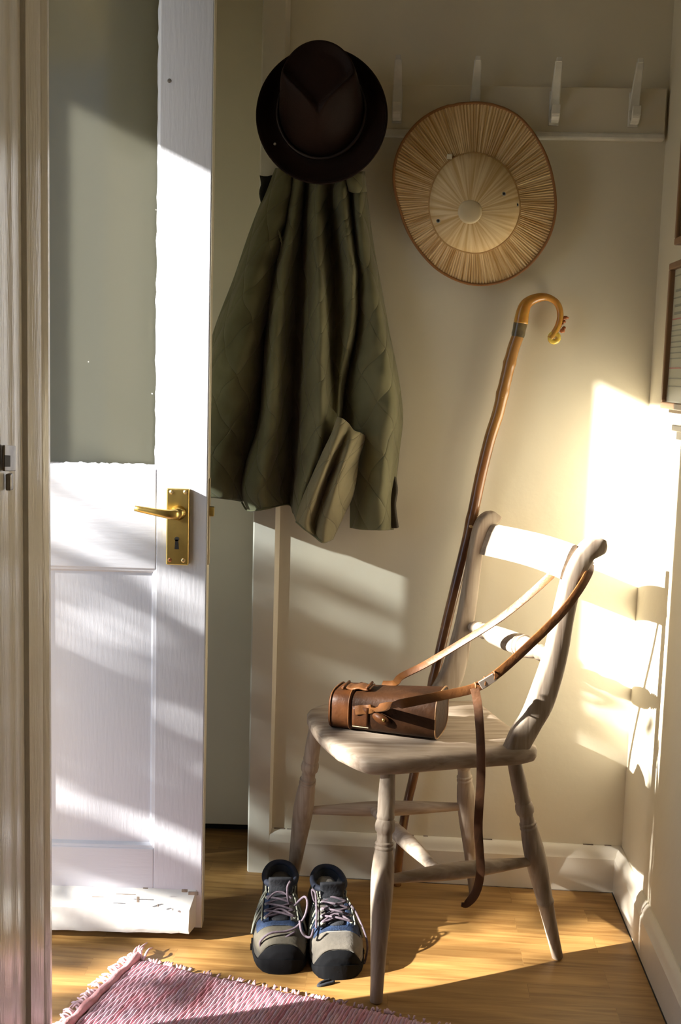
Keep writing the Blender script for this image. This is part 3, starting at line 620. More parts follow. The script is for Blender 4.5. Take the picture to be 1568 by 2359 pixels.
for k_ in range(9):
    a_ = k_ * .7; q = sp(1298 - (k_ % 3) * 4, 732 + k_ * 3.6, SY - .002); mb.lathe(q, q + Vector((.006 * math.cos(a_) + .004, -.003, .006 * math.sin(a_))), [(0, .0038), (.5, .0042), (1, .0012)], 8)
th_ = mb.build('carved_thistle', M('carved_horn', (.50, .15, .04), .35, var=.6, vscale=60), smooth=True)
adopt(stick, shaft, fer, hn, sc_, th_)

# ================================================================== coat rack
m_rack = M('rack_cream_paint', (.78, .71, .56), .5, var=.05, vscale=5, bump=.3, bscale=30)
m_hook = M('white_hook_paint', (.80, .77, .68), .3, var=.15, vscale=30, bump=.4, bscale=60)
zr1 = onback(1200, 200, .012).z; zr0 = onback(1200, 311, .012).z
rl = onback(700, 250, .0); rr_ = onback(1530, 250, .0)
rack = empty('coat_rack', (rl + rr_) / 2); tag(rack, 'long cream painted coat rack board with white hooks high on the wall', 'coat rack')
mb = MB(); cc = (rl + rr_) / 2; hl = (rr_ - rl).length / 2
mb.box(Vector((cc.x, cc.y, (zr0 + zr1) / 2)) + WN * .009, (hl, .009, (zr1 - zr0) / 2), (WT, WN, EZ)); rb = mb.build('board', m_rack, bevel=.002)
mb = MB(); mb.box(Vector((cc.x, cc.y, zr0 - .001)) + WN * .012, (hl, .012, .007), (WT, WN, EZ)); rm = mb.build('lower_moulding', m_hook, bevel=.004)
rparts = [rb, rm]; hookpos = []
for px in (736, 918, 1097, 1279, 1462):
    hb = onback(px - 4, 262, .018); h0 = Vector((hb.x, hb.y, zr0 + .042))
    def hp_(u, o, z): return h0 + WT * u + WN * o + EZ * z
    mb = MB()
    mb.strip([hp_(0, .002, -.024), hp_(0, .002, .045)], .021, WN, .005)
    mb.strip([Vector(q) for q in spline([hp_(0, .004, .008), hp_(0, .010, .028), hp_(0, .024, .055), hp_(0, .040, .080), hp_(0, .046, .094)], 14)], [.0215 - .0006 * i for i in range(14)], [(WN + EZ * .3)] * 14, .006)
    mb.box(hp_(0, .048, .096), (.0052, .0052, .0045), (WT, WN, EZ))
    mb.strip([Vector(q) for q in spline([hp_(0, .003, -.008), hp_(0, .016, -.018), hp_(0, .030, -.012), hp_(0, .036, .002)], 8)], .0175, [WN * .4 - EZ] * 8, .006)
    mb.box(hp_(0, .036, .001), (.0082, .0050, .0095), (WT, WN, EZ))
    h_ = mb.build('hook', m_hook, bevel=.0015)
    for z in (-.018, .034):
        mb = MB(); mb.lathe(hp_(0, .004, z), hp_(0, .0062, z), [(0, .0028), (1, .0014)], 10)
        s_ = mb.build('screw', m_iron); s_.parent = h_
    rparts.append(h_); hookpos.append(h0)
adopt(rack, *rparts)

# ================================================================== straw hat
def straw_mat(name, c1, c2, nst, seam=False):
    m = bpy.data.materials.new(name); m.use_nodes = True; nt = m.node_tree; N = nt.nodes; L = nt.links; b = N['Principled BSDF']
    uvn = N.new('ShaderNodeUVMap'); mp = N.new('ShaderNodeMapping'); mp.inputs['Scale'].default_value = (nst, .6, 1); L.new(uvn.outputs[0], mp.inputs[0])
    n = N.new('ShaderNodeTexNoise'); n.inputs['Scale'].default_value = 1.0; n.inputs['Detail'].default_value = 3; L.new(mp.outputs[0], n.inputs[0])
    r = N.new('ShaderNodeValToRGB'); L.new(n.outputs['Fac'], r.inputs[0]); r.color_ramp.elements[0].position = .36; r.color_ramp.elements[0].color = (*c2, 1); r.color_ramp.elements[1].position = .60; r.color_ramp.elements[1].color = (*c1, 1)
    L.new(r.outputs[0], b.inputs['Base Color']); b.inputs['Roughness'].default_value = .55; b.inputs['Specular IOR Level'].default_value = .3
    bp = N.new('ShaderNodeBump'); bp.inputs['Strength'].default_value = .6; bp.inputs['Distance'].default_value = .0015; L.new(n.outputs['Fac'], bp.inputs['Height']); L.new(bp.outputs[0], b.inputs['Normal'])
    return m
HC = (1090, 462); HD = .045
rim = [(1095, 237), (1150, 246), (1195, 270), (1230, 310), (1258, 362), (1274, 420), (1279, 480), (1268, 535), (1244, 580), (1210, 618), (1165, 645), (1110, 656), (1060, 648), (1010, 622), (970, 582), (940, 535), (920, 480), (907, 420), (912, 365), (935, 315), (975, 272), (1030, 245)]
crn = [(1092, 352), (1128, 360), (1160, 382), (1183, 415), (1195, 455), (1196, 495), (1180, 535), (1150, 565), (1110, 582), (1070, 580), (1030, 563), (1005, 535), (990, 495), (989, 455), (1000, 415), (1022, 382), (1055, 358)]
def closed(pts, n): 
    q = spline([pts[-1]] + pts + [pts[0], pts[1]], 2000); 
    # angle-resampled around centre
    out = []; A = np.array(q); ang = np.arctan2(A[:, 1] - HC[1], A[:, 0] - HC[0])
    for i in range(n):
        t = 2 * math.pi * i / n - math.pi; k_ = np.argmin(np.abs((ang - t + math.pi) % (2 * math.pi) - math.pi)); out.append(tuple(A[k_]))
    return out
NS = 720; RI = closed(rim, NS); CI = closed(crn, NS); rd = random.Random(3); jit = [rd.uniform(-1, 1) for _ in range(NS)]
def hpt(px, py, d): return onp(px, py, BR + WN * d, WN)
def hd_off(py): return .028 + .036 * (657 - py) / 420   # the hat hangs from the hook, top away from the wall
shat = empty('straw_hat', hpt(1090, 447, .02)); tag(shat, 'pale pleated straw sun hat with brown rim hanging on the wall hook', 'hat')
mb = MB(); rows = []; uv = []
for j in range(15):
    f = j / 14; row = []
    for i in range(NS):
        x = RI[i][0] + (CI[i][0] - RI[i][0]) * f; y = RI[i][1] + (CI[i][1] - RI[i][1]) * f
        pl = .0011 * (1 if (i // 2) % 2 else -1) * (.4 + .6 * (1 - f)) + .0004 * jit[i]
        d = hd_off(y) + .004 + .016 * f ** 1.5 + pl; row.append(hpt(x, y, d)); uv.append((i / NS, f))
    rows.append(row)
mb.grid(rows, close_u=True, flip=True); brim = mb.build('brim', straw_mat('straw_brim', (.86, .66, .38), (.55, .34, .13), 170), uv=uv, smooth=False)
mb = MB(); rows = []; uv = []; cx_, cy_ = 1082, 488
for j in range(19):
    f = j / 18; row = []
    for i in range(NS // 2):
        c = CI[i * 2]; x = c[0] + (cx_ - c[0]) * f; y = c[1] + (cy_ - c[1]) * f
        d = hd_off(y) + .020 + .048 * math.sqrt(max(0, 1 - (1 - f) ** 2)) ; row.append(hpt(x, y, d)); uv.append((i / (NS // 2), f))
    rows.append(row)
# keep the outline in view while the dome rises: correct towards the camera
mb.grid(rows, close_u=True, flip=True); crown = mb.build('crown', straw_mat('straw_crown', (.88, .70, .42), (.66, .44, .19), 60), uv=uv, smooth=True)
mb = MB(); rg = [hpt(*RI[i], hd_off(RI[i][1]) + .004) for i in range(0, NS, 6)]; mb.tube(rg + [rg[0]], .0030, 8, cap=False); rb_ = mb.build('rim_binding', M('brown_rim_cord', (.30, .13, .04), .6), smooth=True)
mb = MB(); rg = [hpt(*CI[i], hd_off(CI[i][1]) + .0215) for i in range(0, NS, 6)]; mb.tube(rg + [rg[0]], .0020, 8, cap=False); cb_ = mb.build('crown_cord', M('tan_cord', (.52, .32, .13), .6), smooth=True)
mb = MB(); q = hpt(1082, 488, hd_off(488) + .066); mb.lathe(q, q + WN * .007, [(0, .024), (.35, .0245), (.7, .020), (.9, .012), (1, .003)], 32, side=WT); bt = mb.build('crown_button', M('straw_button', (.80, .66, .42), .5, var=.1, vscale=30), smooth=True)
eye = []
for px, py in ((1160, 447), (1190, 472), (1009, 509), (1153, 396)):
    f = 1 - math.hypot(px - 1082, py - 488) / 112; q = hpt(px, py, hd_off(py) + .022 + .048 * math.sqrt(max(0, 1 - (1 - max(f, 0)) ** 2))); mb = MB()
    mb.lathe(q, q + WN * .003, [(0, .0042), (1, .0036)], 12, side=WT); e_ = mb.build('eyelet', M('eyelet_metal', (.55, .6, .65), .3, metal=.8)); mb = MB(); mb.lathe(q + WN * .003, q + WN * .0034, [(0, .0022), (1, .0022)], 10, side=WT); h_ = mb.build('eyelet_hole', m_dark); h_.parent = e_; eye.append(e_)
mb = MB(); q = hpt(1035, 361, hd_off(361) + .026); mb.box(q, (.0055, .003, .005), (WT, WN, EZ)); tb_ = mb.build('sewn_tab', M('white_tab', (.85, .78, .6), .7), bevel=.001)
adopt(shat, brim, crown, rb_, cb_, bt, tb_, *eye)

# ================================================================== quilted jacket
def quilt(name, c1, c2, k=12.0, rough=.75):
    m = bpy.data.materials.new(name); m.use_nodes = True; nt = m.node_tree; N = nt.nodes; L = nt.links; b = N['Principled BSDF']
    uvn = N.new('ShaderNodeUVMap'); sx = N.new('ShaderNodeSeparateXYZ'); L.new(uvn.outputs[0], sx.inputs[0]); ts = []
    nz = N.new('ShaderNodeTexNoise'); nz.inputs['Scale'].default_value = 7; nz.inputs['Detail'].default_value = 4; L.new(uvn.outputs[0], nz.inputs[0])
    for sg in (1, -1):
        a = N.new('ShaderNodeMath'); a.operation = 'MULTIPLY_ADD'; a.inputs[1].default_value = sg * 1.35; L.new(sx.outputs[0], a.inputs[0]); L.new(sx.outputs[1], a.inputs[2])
        s_ = N.new('ShaderNodeMath'); s_.operation = 'MULTIPLY'; s_.inputs[1].default_value = k; L.new(a.outputs[0], s_.inputs[0])
        p = N.new('ShaderNodeMath'); p.operation = 'PINGPONG'; p.inputs[1].default_value = .5; L.new(s_.outputs[0], p.inputs[0]); ts.append(p)
    mn = N.new('ShaderNodeMath'); mn.operation = 'MINIMUM'; L.new(ts[0].outputs[0], mn.inputs[0]); L.new(ts[1].outputs[0], mn.inputs[1])
    pw = N.new('ShaderNodeMath'); pw.operation = 'POWER'; pw.inputs[1].default_value = .35; L.new(mn.outputs[0], pw.inputs[0])
    ad = N.new('ShaderNodeMath'); ad.operation = 'MULTIPLY_ADD'; ad.inputs[1].default_value = 2.2; L.new(nz.outputs['Fac'], ad.inputs[0]); L.new(pw.outputs[0], ad.inputs[2])
    bp = N.new('ShaderNodeBump'); bp.inputs['Strength'].default_value = .9; bp.inputs['Distance'].default_value = .006; L.new(ad.outputs[0], bp.inputs['Height']); L.new(bp.outputs[0], b.inputs['Normal'])
    r = N.new('ShaderNodeValToRGB'); L.new(nz.outputs['Fac'], r.inputs[0]); r.color_ramp.elements[0].position = .35; r.color_ramp.elements[0].color = (*c2, 1); r.color_ramp.elements[1].position = .65; r.color_ramp.elements[1].color = (*c1, 1)
    L.new(r.outputs[0], b.inputs['Base Color']); b.inputs['Roughness'].default_value = rough; b.inputs['Sheen Weight'].default_value = .15; b.inputs['Specular IOR Level'].default_value = .3
    return m
m_olive = quilt('olive_quilted_cloth', (.185, .175, .090), (.13, .122, .062), k=9.0)
m_lining_c = quilt('khaki_lining', (.25, .215, .115), (.18, .155, .085), k=10)
def cloth(name, net, mat, nu=60, nv=120, solid=.004, wob=.0019, seed=1):
    """surface through a control net of (px, py, distance from the back wall)"""
    rd_ = random.Random(seed); rws = [spline(r_, nu) for r_ in net]; cols_ = [spline([tuple(rws[i][j]) for i in range(len(rws))], nv) for j in range(nu)]
    rows = []; uv = []
    for i in range(nv):
        row = []; u = 0
        for j in range(nu):
            px, py, d = cols_[j][i]; d = max(.006, d) + wob * (math.sin(px * .11 + py * .05) + math.sin(py * .083 - px * .04 + seed)) 
            p = hpt(px, py, d); 
            if j: u += (p - row[-1]).length
            row.append(p); uv.append((u, py * .0009))
        rows.append(row)
    mb = MB(); mb.grid(rows); return mb.build(name, mat, smooth=True, solid=solid, uv=uv)
jacket = empty('quilted_jacket', hpt(740, 420, .03)); tag(jacket, 'olive green quilted jacket hanging from the rack below the brown hat', 'jacket')
jb = cloth('body', [
    [(650, 385, .02), (672, 385, .06), (692, 385, .085), (706, 385, .055), (722, 385, .075), (738, 385, .09), (756, 385, .06), (772, 385, .075), (790, 385, .09), (806, 385, .06), (822, 385, .02)],
    [(640, 460, .02), (664, 460, .07), (684, 460, .10), (700, 460, .04), (714, 460, .07), (732, 460, .10), (754, 460, .05), (772, 460, .065), (790, 460, .10), (806, 460, .06), (826, 460, .02)],
    [(628, 540, .02), (655, 540, .09), (672, 540, .115), (694, 540, .035), (712, 540, .08), (733, 540, .115), (758, 540, .04), (778, 540, .06), (797, 540, .105), (812, 540, .07), (832, 540, .02)],
    [(616, 640, .02), (634, 640, .09), (655, 640, .13), (686, 640, .035), (714, 640, .085), (737, 640, .13), (762, 640, .05), (782, 640, .055), (808, 640, .11), (818, 640, .09), (834, 640, .02)],
    [(606, 760, .02), (622, 760, .11), (642, 760, .14), (680, 760, .03), (710, 760, .09), (740, 760, .14), (764, 760, .06), (780, 760, .055), (800, 760, .10), (811, 760, .095), (824, 760, .02)],
    [(600, 880, .02), (616, 880, .12), (636, 880, .145), (676, 880, .03), (706, 880, .10), (738, 880, .145), (760, 880, .09), (771, 880, .08), (781, 880, .095), (786, 880, .08), (798, 880, .02)],
    [(592, 980, .02), (606, 980, .12), (632, 980, .15), (672, 980, .03), (700, 985, .10), (735, 990, .15), (755, 985, .12), (768, 980, .11), (776, 975, .10), (779, 972, .08), (786, 968, .02)],
    [(562, 1070, .02), (576, 1070, .11), (615, 1070, .155), (668, 1070, .03), (692, 1075, .10), (714, 1080, .145), (732, 1078, .12), (744, 1070, .11), (756, 1060, .10), (762, 1055, .08), (774, 1050, .02)],
    [(556, 1130, .02), (566, 1132, .10), (608, 1134, .15), (664, 1130, .035), (682, 1130, .09), (696, 1132, .13), (710, 1130, .11), (722, 1125, .10), (732, 1120, .09), (740, 1115, .07), (750, 1110, .02)],
    [(570, 1172, .02), (580, 1176, .09), (612, 1170, .14), (664, 1160, .04), (676, 1180, .08), (684, 1200, .12), (692, 1200, .10), (700, 1190, .09), (708, 1180, .08), (716, 1175, .06), (726, 1170, .02)]], m_olive, nu=110)
js1 = cloth('sleeve', [
    [(636, 388, .03), (650, 388, .07), (668, 388, .085), (688, 388, .05)],
    [(603, 465, .02), (625, 465, .09), (655, 465, .10), (682, 465, .03)],
    [(574, 540, .02), (598, 540, .10), (635, 545, .115), (668, 545, .03)],
    [(540, 640, .02), (566, 640, .115), (605, 640, .125), (648, 640, .03)],
    [(498, 750, .02), (530, 750, .12), (585, 750, .135), (622, 750, .03)],
    [(466, 860, .02), (500, 860, .125), (570, 860, .135), (615, 860, .02)],
    [(450, 960, .02), (485, 960, .12), (550, 960, .13), (605, 960, .02)],
    [(446, 1070, .02), (480, 1070, .115), (530, 1070, .115), (585, 1070, .02)],
    [(452, 1148, .03), (480, 1146, .10), (522, 1150, .10), (558, 1156, .03)]], m_olive, seed=5)
js2 = cloth('sleeve', [
    [(806, 395, .03), (815, 395, .075), (830, 395, .075), (838, 395, .02)],
    [(806, 470, .02), (820, 470, .085), (836, 470, .08), (846, 470, .015)],
    [(812, 560, .02), (828, 560, .09), (846, 560, .08), (858, 560, .015)],
    [(812, 660, .02), (838, 660, .085), (862, 660, .09), (876, 660, .015)],
    [(806, 770, .02), (842, 770, .085), (880, 770, .095), (896, 770, .015)],
    [(790, 870, .02), (832, 870, .085), (892, 870, .10), (916, 870, .015)],
    [(782, 960, .02), (826, 960, .08), (898, 960, .105), (926, 960, .015)],
    [(790, 1050, .02), (828, 1050, .07), (886, 1050, .105), (917, 1050, .015)],
    [(806, 1140, .02), (832, 1140, .07), (880, 1140, .10), (908, 1140, .015)],
    [(807, 1216, .03), (832, 1220, .07), (878, 1222, .095), (905, 1220, .02)]], m_olive, seed=9)
fl = cloth('turned_back_front', [
    [(778, 960, .135), (790, 966, .14), (802, 976, .125), (814, 992, .12), (828, 996, .11), (840, 1003, .09)],
    [(764, 1000, .145), (776, 1006, .165), (792, 1012, .14), (806, 1022, .15), (820, 1030, .12), (836, 1022, .09)],
    [(744, 1042, .145), (758, 1050, .175), (774, 1056, .135), (792, 1062, .16), (808, 1064, .12), (825, 1058, .09)],
    [(722, 1092, .14), (738, 1100, .18), (756, 1106, .125), (776, 1108, .165), (796, 1108, .13), (820, 1100, .09)],
    [(700, 1142, .135), (718, 1152, .175), (738, 1160, .12), (760, 1162, .16), (784, 1156, .13), (810, 1146, .09)],
    [(686, 1182, .13), (704, 1196, .16), (724, 1206, .12), (746, 1208, .15), (768, 1200, .13), (792, 1184, .09)],
    [(682, 1202, .12), (702, 1218, .15), (724, 1234, .13), (744, 1248, .14), (758, 1246, .12), (766, 1240, .10)]], m_lining_c, seed=3, wob=.002)
mb = MB(); mb.tube([hpt(*q) for q in spline([(682, 1202, .125), (702, 1219, .152), (724, 1235, .132), (744, 1249, .142), (766, 1241, .10)], 40)], .0022, 7); hm = mb.build('hem_binding', m_olive, smooth=True)
mb = MB(); mb.tube([hpt(*q) for q in spline([(557, 1158, .06), (572, 1176, .09), (612, 1172, .142), (664, 1162, .045), (676, 1182, .085)], 40)], .0020, 7); hm2 = mb.build('hem_binding', m_olive, smooth=True)
ct = cloth('collar_tab', [[(798, 400, .085), (812, 398, .105), (828, 400, .10), (838, 404, .07)], [(800, 420, .09), (814, 420, .11), (830, 422, .105), (840, 424, .07)], [(804, 440, .085), (816, 444, .105), (832, 444, .10), (842, 442, .07)]], m_olive, nu=16, nv=16, solid=.005)
mb = MB(); mb.strip([hpt(*q) for q in spline([(903, 1100, .03), (907, 1130, .04), (903, 1165, .045), (909, 1216, .04)], 16)], .009, WT + WN * .5, .012); cs = mb.build('cuff_strap', M('dark_cuff', (.05, .04, .025), .8), bevel=.001)
mb = MB(); mb.tube([hpt(*q) for q in spline([(617, 490, .094), (630, 510, .106), (644, 540, .110), (655, 582, .088)], 30)], [.0018 + .0012 * (i % 2) for i in range(30)], 7); ys = mb.build('yoke_seam', m_olive, smooth=True)
adopt(jacket, jb, js1, js2, fl, hm, hm2, ct, cs, ys)
# black cloth showing behind the jacket's shoulder
mb = MB(); rows = []
for i in range(10):
    f = i / 9; rows.append([hpt(600 + 1.5 * math.sin(i) + 60 * j / 7, 405 + 75 * f + 2 * math.sin(j * 1.3), .030 + .006 * math.sin(j * 1.1 + i * .5)) for j in range(8)])
mb.grid(rows); o = mb.build('black_scarf', M('black_cloth', (.018, .016, .014), .9, bump=.5, bscale=200), smooth=True, solid=.008)
tag(o, 'folded black cloth edge peeking out behind the shoulder of the olive jacket', 'scarf')

# ================================================================== felt hat
m_felt = M('dark_brown_felt', (.017, .0065, .0035), .62, var=.35, vscale=14, bump=.3, bscale=220, sheen=.02, spec=.12)
felt = empty('felt_hat', hpt(743, 268, .15)); tag(felt, 'dark brown felt fedora with pinched crown hanging over the olive jacket', 'hat')
def brim_d(x, y): return .150 - .020 * (-(y - 268)) / 157 + .010 * ((x - 743) / 148) ** 2
mb = MB(); rows = []
for k in range(15):
    f = k / 14; row = []
    for i in range(96):
        t = 2 * math.pi * i / 96; rx = 84 + (149 - 84) * f; ry = 84 + (156 - 84) * f
        x = 743 + rx * math.cos(t) - 2 * f; y = 266 - ry * math.sin(t) * (1.0) ; d = brim_d(x, y) + .010 * f ** 3 + (-.010) * math.sin(math.pi * f)
        row.append(hpt(x, y, d))
    rows.append(row)
mb.grid(rows, close_u=True, flip=True); fb = mb.build('brim', m_felt, smooth=True, solid=.0035)
mb = MB(); rg = rows[-1]; mb.tube(rg + [rg[0]], .0026, 8, cap=False); fe = mb.build('brim_edge', m_felt, smooth=True); fe.parent = fb
Bc = hpt(740, 262, .150); rows = []
def sst(a, b, x): t = max(0, min(1, (x - a) / (b - a))); return t * t * (3 - 2 * t)
NR = 40
for k in range(NR + 1):
    r_ = 1 - k / NR; row = []
    for i in range(96):
        t = 2 * math.pi * i / 96; c_, s_ = math.cos(t), math.sin(t)
        x = .0865 * r_ * c_; y = .094 * r_ * s_
        low = sst(.25, -1, s_)                       # 1 at the bottom (front of the hat)
        wdt = .20 + .42 * low
        h = .100 * sst(0, 1, min(1, (1 - r_) / wdt)) ** (.62)
        m_ = y - (abs(x) * 1.0 - .062)
        h -= .015 * sst(-.003, .028, m_) * sst(.95, .60, r_)
        h += .004 * math.exp(-(m_ / .006) ** 2) * sst(.95, .7, r_)
        h -= .010 * sst(.0, -.04, m_) * sst(.95, .65, r_) * (1 - low * .5)
        row.append(Bc + WT * x + EZ * (y * .97 + h * .46) + WN * (h - .004 + y * -.10))
    rows.append(row)
mb = MB(); mb.grid(rows, close_u=True, flip=True); fc = mb.build('crown', m_felt, smooth=True)
mb = MB(); rg = [Bc + WT * (.0875 * math.cos(t)) + EZ * (.0925 * math.sin(t) + .003) + WN * (.006 - .0093 * math.sin(t)) for t in np.linspace(0, 2 * math.pi, 73)]; mb.tube(rg, .0035, 8, cap=False, flat=(WN, 1.8)); hb_ = mb.build('hat_band', M('dark_hat_band', (.014, .006, .003), .5), smooth=True)
mb = MB(); q = hpt(633, 332, brim_d(633, 332) + .006); mb.lathe(q, q + WN * .003, [(0, .003), (1, .0022)], 12, side=WT); fy = mb.build('brim_eyelet', M('small_metal', (.5, .48, .42), .3, metal=.9))
adopt(felt, fb, fc, hb_, fy)

# ================================================================== hiking boots
m_suede = M('taupe_suede', (.17, .15, .12), .85, var=.35, vscale=25, bump=.4, bscale=150, sheen=.2)
m_suede_d = M('dark_suede', (.055, .050, .040), .8, var=.35, vscale=25, bump=.4, bscale=150)
m_suede_m = M('brown_grey_suede', (.095, .083, .06), .85, var=.4, vscale=25, bump=.4, bscale=150)
m_rub = M('black_rubber', (.007, .0075, .009), .8, spec=.12, bump=.3, bscale=90)
m_blue = M('blue_mesh', (.014, .034, .088), .7, var=.4, vscale=90, bump=.6, bscale=300)
m_pale = M('pale_grey_trim', (.26, .27, .22), .7)
m_tong = M('dark_tongue', (.018, .02, .026), .85, bump=.5, bscale=200)
m_lace = M('mauve_lace', (.12, .09, .115), .75, var=.4, vscale=200)
def boot(toe, heel, label, mir, big=1.0, toe_pale=False):
    toe = Vector(toe); heel = Vector(heel); f_ = (toe - heel).normalized(); s_ = Vector((-f_.y, f_.x, 0)); LEN = .285
    heel = toe - f_ * LEN
    root = empty('hiking_boot', (toe + heel) / 2); tag(root, label, 'boot', 'pair of hiking boots')
    S = [0, .003, .012, .04, .09, .16, .26, .36, .46, .56, .66, .76, .86, .94, .985, 1.0]
    Wd = [.004, .013, .025, .038, .046, .0505, .0525, .051, .047, .043, .040, .0385, .038, .036, .028, .015]
    Hh = [.026, .030, .039, .050, .056, .060, .064, .071, .079, .085, .088, .088, .086, .082, .076, .066]
    def wv(s): return float(np.interp(s, S, Wd))
    def hv(s): return float(np.interp(s, S, Hh))
    def cx(s): return mir * .006 * math.sin(math.pi * min(1, s * 1.1)) 
    def ft(s, ph, o=0.0):
        w_, h_ = wv(s), hv(s); z0 = .011; c_, n_ = math.cos(ph), math.sin(ph); cc = math.copysign(abs(c_) ** (.70 if s < .5 else .8), c_)
        return heel + f_ * (LEN * (1 - s)) + s_ * (cx(s) + cc * (w_ + o)) + EZ * (z0 + (h_ - z0) * max(0, n_) ** .8 + o * n_)
    P_ = []
    ss = [i / 48 for i in range(49)]
    mb = MB(); mb.grid([[ft(s, math.pi * j / 28) for j in range(29)] for s in ss])
    P_.append(mb.build('upper', m_suede if toe_pale else m_suede_d, smooth=True))
    # sole
    mb = MB(); rows = []
    for k_, z in ((.90, .0), (.96, .003), (.985, .008), (.985, .013), (.95, .0165)):
        row = []
        for i in range(60):
            s = (1 - math.cos(math.pi * i / 118)) ; row.append(heel + f_ * (LEN * (1 - s) + .004 * (1 - 2 * s)) + s_ * (cx(s) + (wv(s) + .003) * k_) + EZ * (z + .013 * max(0, 1 - s / .12) ** 1.5 * (z / .0165)))
        for i in range(60):
            s = 1 - math.sin(math.pi * i / 118); row.append(heel + f_ * (LEN * (1 - s) + .004 * (1 - 2 * s)) + s_ * (cx(s) - (wv(s) + .003) * k_) + EZ * (z + .013 * max(0, 1 - s / .12) ** 1.5 * (z / .0165)))
        rows.append(row)
    mb.grid(rows, close_u=True); mb.f.append(tuple(range(120))[::-1]); mb.mi.append(0); mb.f.append(tuple(range(480, 600))); mb.mi.append(0)
    for i in range(4, 12):
        s = i / 12.5
        for sd in (-1, 1): mb.box(heel + f_ * (LEN * (1 - s)) + s_ * (cx(s) + sd * (wv(s) + .004)) + EZ * .006, (.006, .0016, .004), (f_, s_, EZ))
    P_.append(mb.build('sole', m_rub, auto=35))
    def patch(name, s0, s1, p0, p1, o, mat, n=14, m=14, solid=.0015, curve=None, par=None):
        mb = MB(); rows = []
        for i in range(n + 1):
            a = i / n; row = []
            for j in range(m + 1):
                b = j / m; ph = p0 + (p1 - p0) * b; s = s0 + (s1 - s0) * a + (curve(b, a) if curve else 0); row.append(ft(max(.001, min(.999, s)), ph, o))
            rows.append(row)
        if s0 == 0: rows.insert(0, [ft(.001, pi / 2, 0) * .35 + ft(.001, 0, 0) * .325 + ft(.001, pi, 0) * .325 + f_ * .004] * (m + 1))
        mb.grid(rows); ob = mb.build(name, mat, smooth=True, solid=solid)
        if par: ob.parent = par
        else: P_.append(ob)
        return ob
    pi = math.pi
    patch('toe_bumper', .0, .062, .0, pi, .0022, m_rub, curve=lambda b, a: a * (-.02 + .05 * (2 * b - 1) ** 4))
    patch('toe_cap', .05, .25, .12 * pi, .88 * pi, .0018, m_suede if toe_pale else m_suede_m, curve=lambda b, a: .03 * a * math.cos(pi * (b - .5) * 2) * -1)
    patch('vamp_panel', .225, .34, .22 * pi, .78 * pi, .0026, m_blue)
    # side panels
    for sd in (0, 1):
        lo, hi = (.06, .42) if sd == 0 else (.94, .58)
        bl = patch('side_panel', .36, .68, lo * pi, hi * pi, .0022, m_blue if (sd == 1) == (mir > 0) else m_suede_d)
        for q in range(4):
            a0 = .34 + q * .07; mb = MB(); mb.tube([ft(a0 + .10 * t, (lo + (hi - lo) * (.05 + .85 * t)) * pi, .0045) for t in np.linspace(0, 1, 12)], .0022, 6); o_ = mb.build('overlay_stripe', m_pale, smooth=True); o_.parent = bl
    # ankle shaft
    def shaft(z, t, o=0.0):
        g = (z - .045) / .060; ca, sa = math.cos(t), math.sin(t)
        return heel + f_ * (.075 - .012 * g + (.066 - .006 * g + o) * ca) + s_ * (cx(.75) + (.0375 + o - .002 * g) * math.copysign(abs(sa) ** .85, sa)) + EZ * z
    zr = lambda t: .093 + .008 * math.cos(t) ** 2 * (1 if math.cos(t) > 0 else .6)
    T = [pi * 2 * i / 48 for i in range(48)]
    mb = MB(); rows = []
    for g in (0, .2, .4, .6, .8, .95, 1.0): rows.append([shaft(.045 + (zr(t) - .045) * g, t) for t in T])
    mb.grid(rows, close_u=True); P_.append(mb.build('ankle_shaft', m_suede_d, smooth=True))
    mb = MB(); rows = [[shaft(zr(t) + .001 - .06 * g, t, -.007 - .004 * min(1, g * 3)) for t in T] for g in (0, .1, .3, .6, 1)]
    mb.grid(rows, close_u=True, flip=True); mb.f.append(tuple(range(4 * 48, 5 * 48))); mb.mi.append(0); P_.append(mb.build('inner_lining', m_tong, smooth=True))
    mb = MB(); rg = [shaft(zr(t), t, -.003) for t in T]; mb.tube(rg + [rg[0]], .0062, 10, cap=False); P_.append(mb.build('padded_collar', M('collar_blue_black', (.014, .020, .042), .8, var=.5, vscale=60), smooth=True))
    # tongue up the instep
    mb = MB(); rows = []
    path = [ft(.27, pi / 2, .003), ft(.37, pi / 2, .004), ft(.46, pi / 2, .006), ft(.52, pi / 2, .008), shaft(.096, 0, .010), shaft(.108, 0, .012), shaft(.124, 0, .020)]
    pp_ = spline([tuple(p) for p in path], 24)
    for i, p in enumerate(pp_):
        row = []
        for j in range(9):
            a = (j - 4) / 4; w_ = .017 + .008 * i / 23; row.append(Vector(p) + s_ * (a * w_) - (f_ * .6 + EZ * .4) * (.006 * a * a))
        rows.append(row)
    mb.grid(rows); tong = mb.build('tongue', m_tong, smooth=True, solid=.006); P_.append(tong)
    # lacing: facings with eyelets and crossed laces
    def fac(g, sd, o=0.0):   # g 0..1 up the lacing line, sd = -1 / 1 side
        if g < .55:
            s = .27 + .29 * g / .55; ph = pi / 2 - sd * (.36 - .05 * g) ; return ft(s, ph, .006 + o)
        z = .082 + (.100 - .082) * (g - .55) / .45; t = sd * (.42 + .15 * (g - .55)); return shaft(z, t, .006 + o)
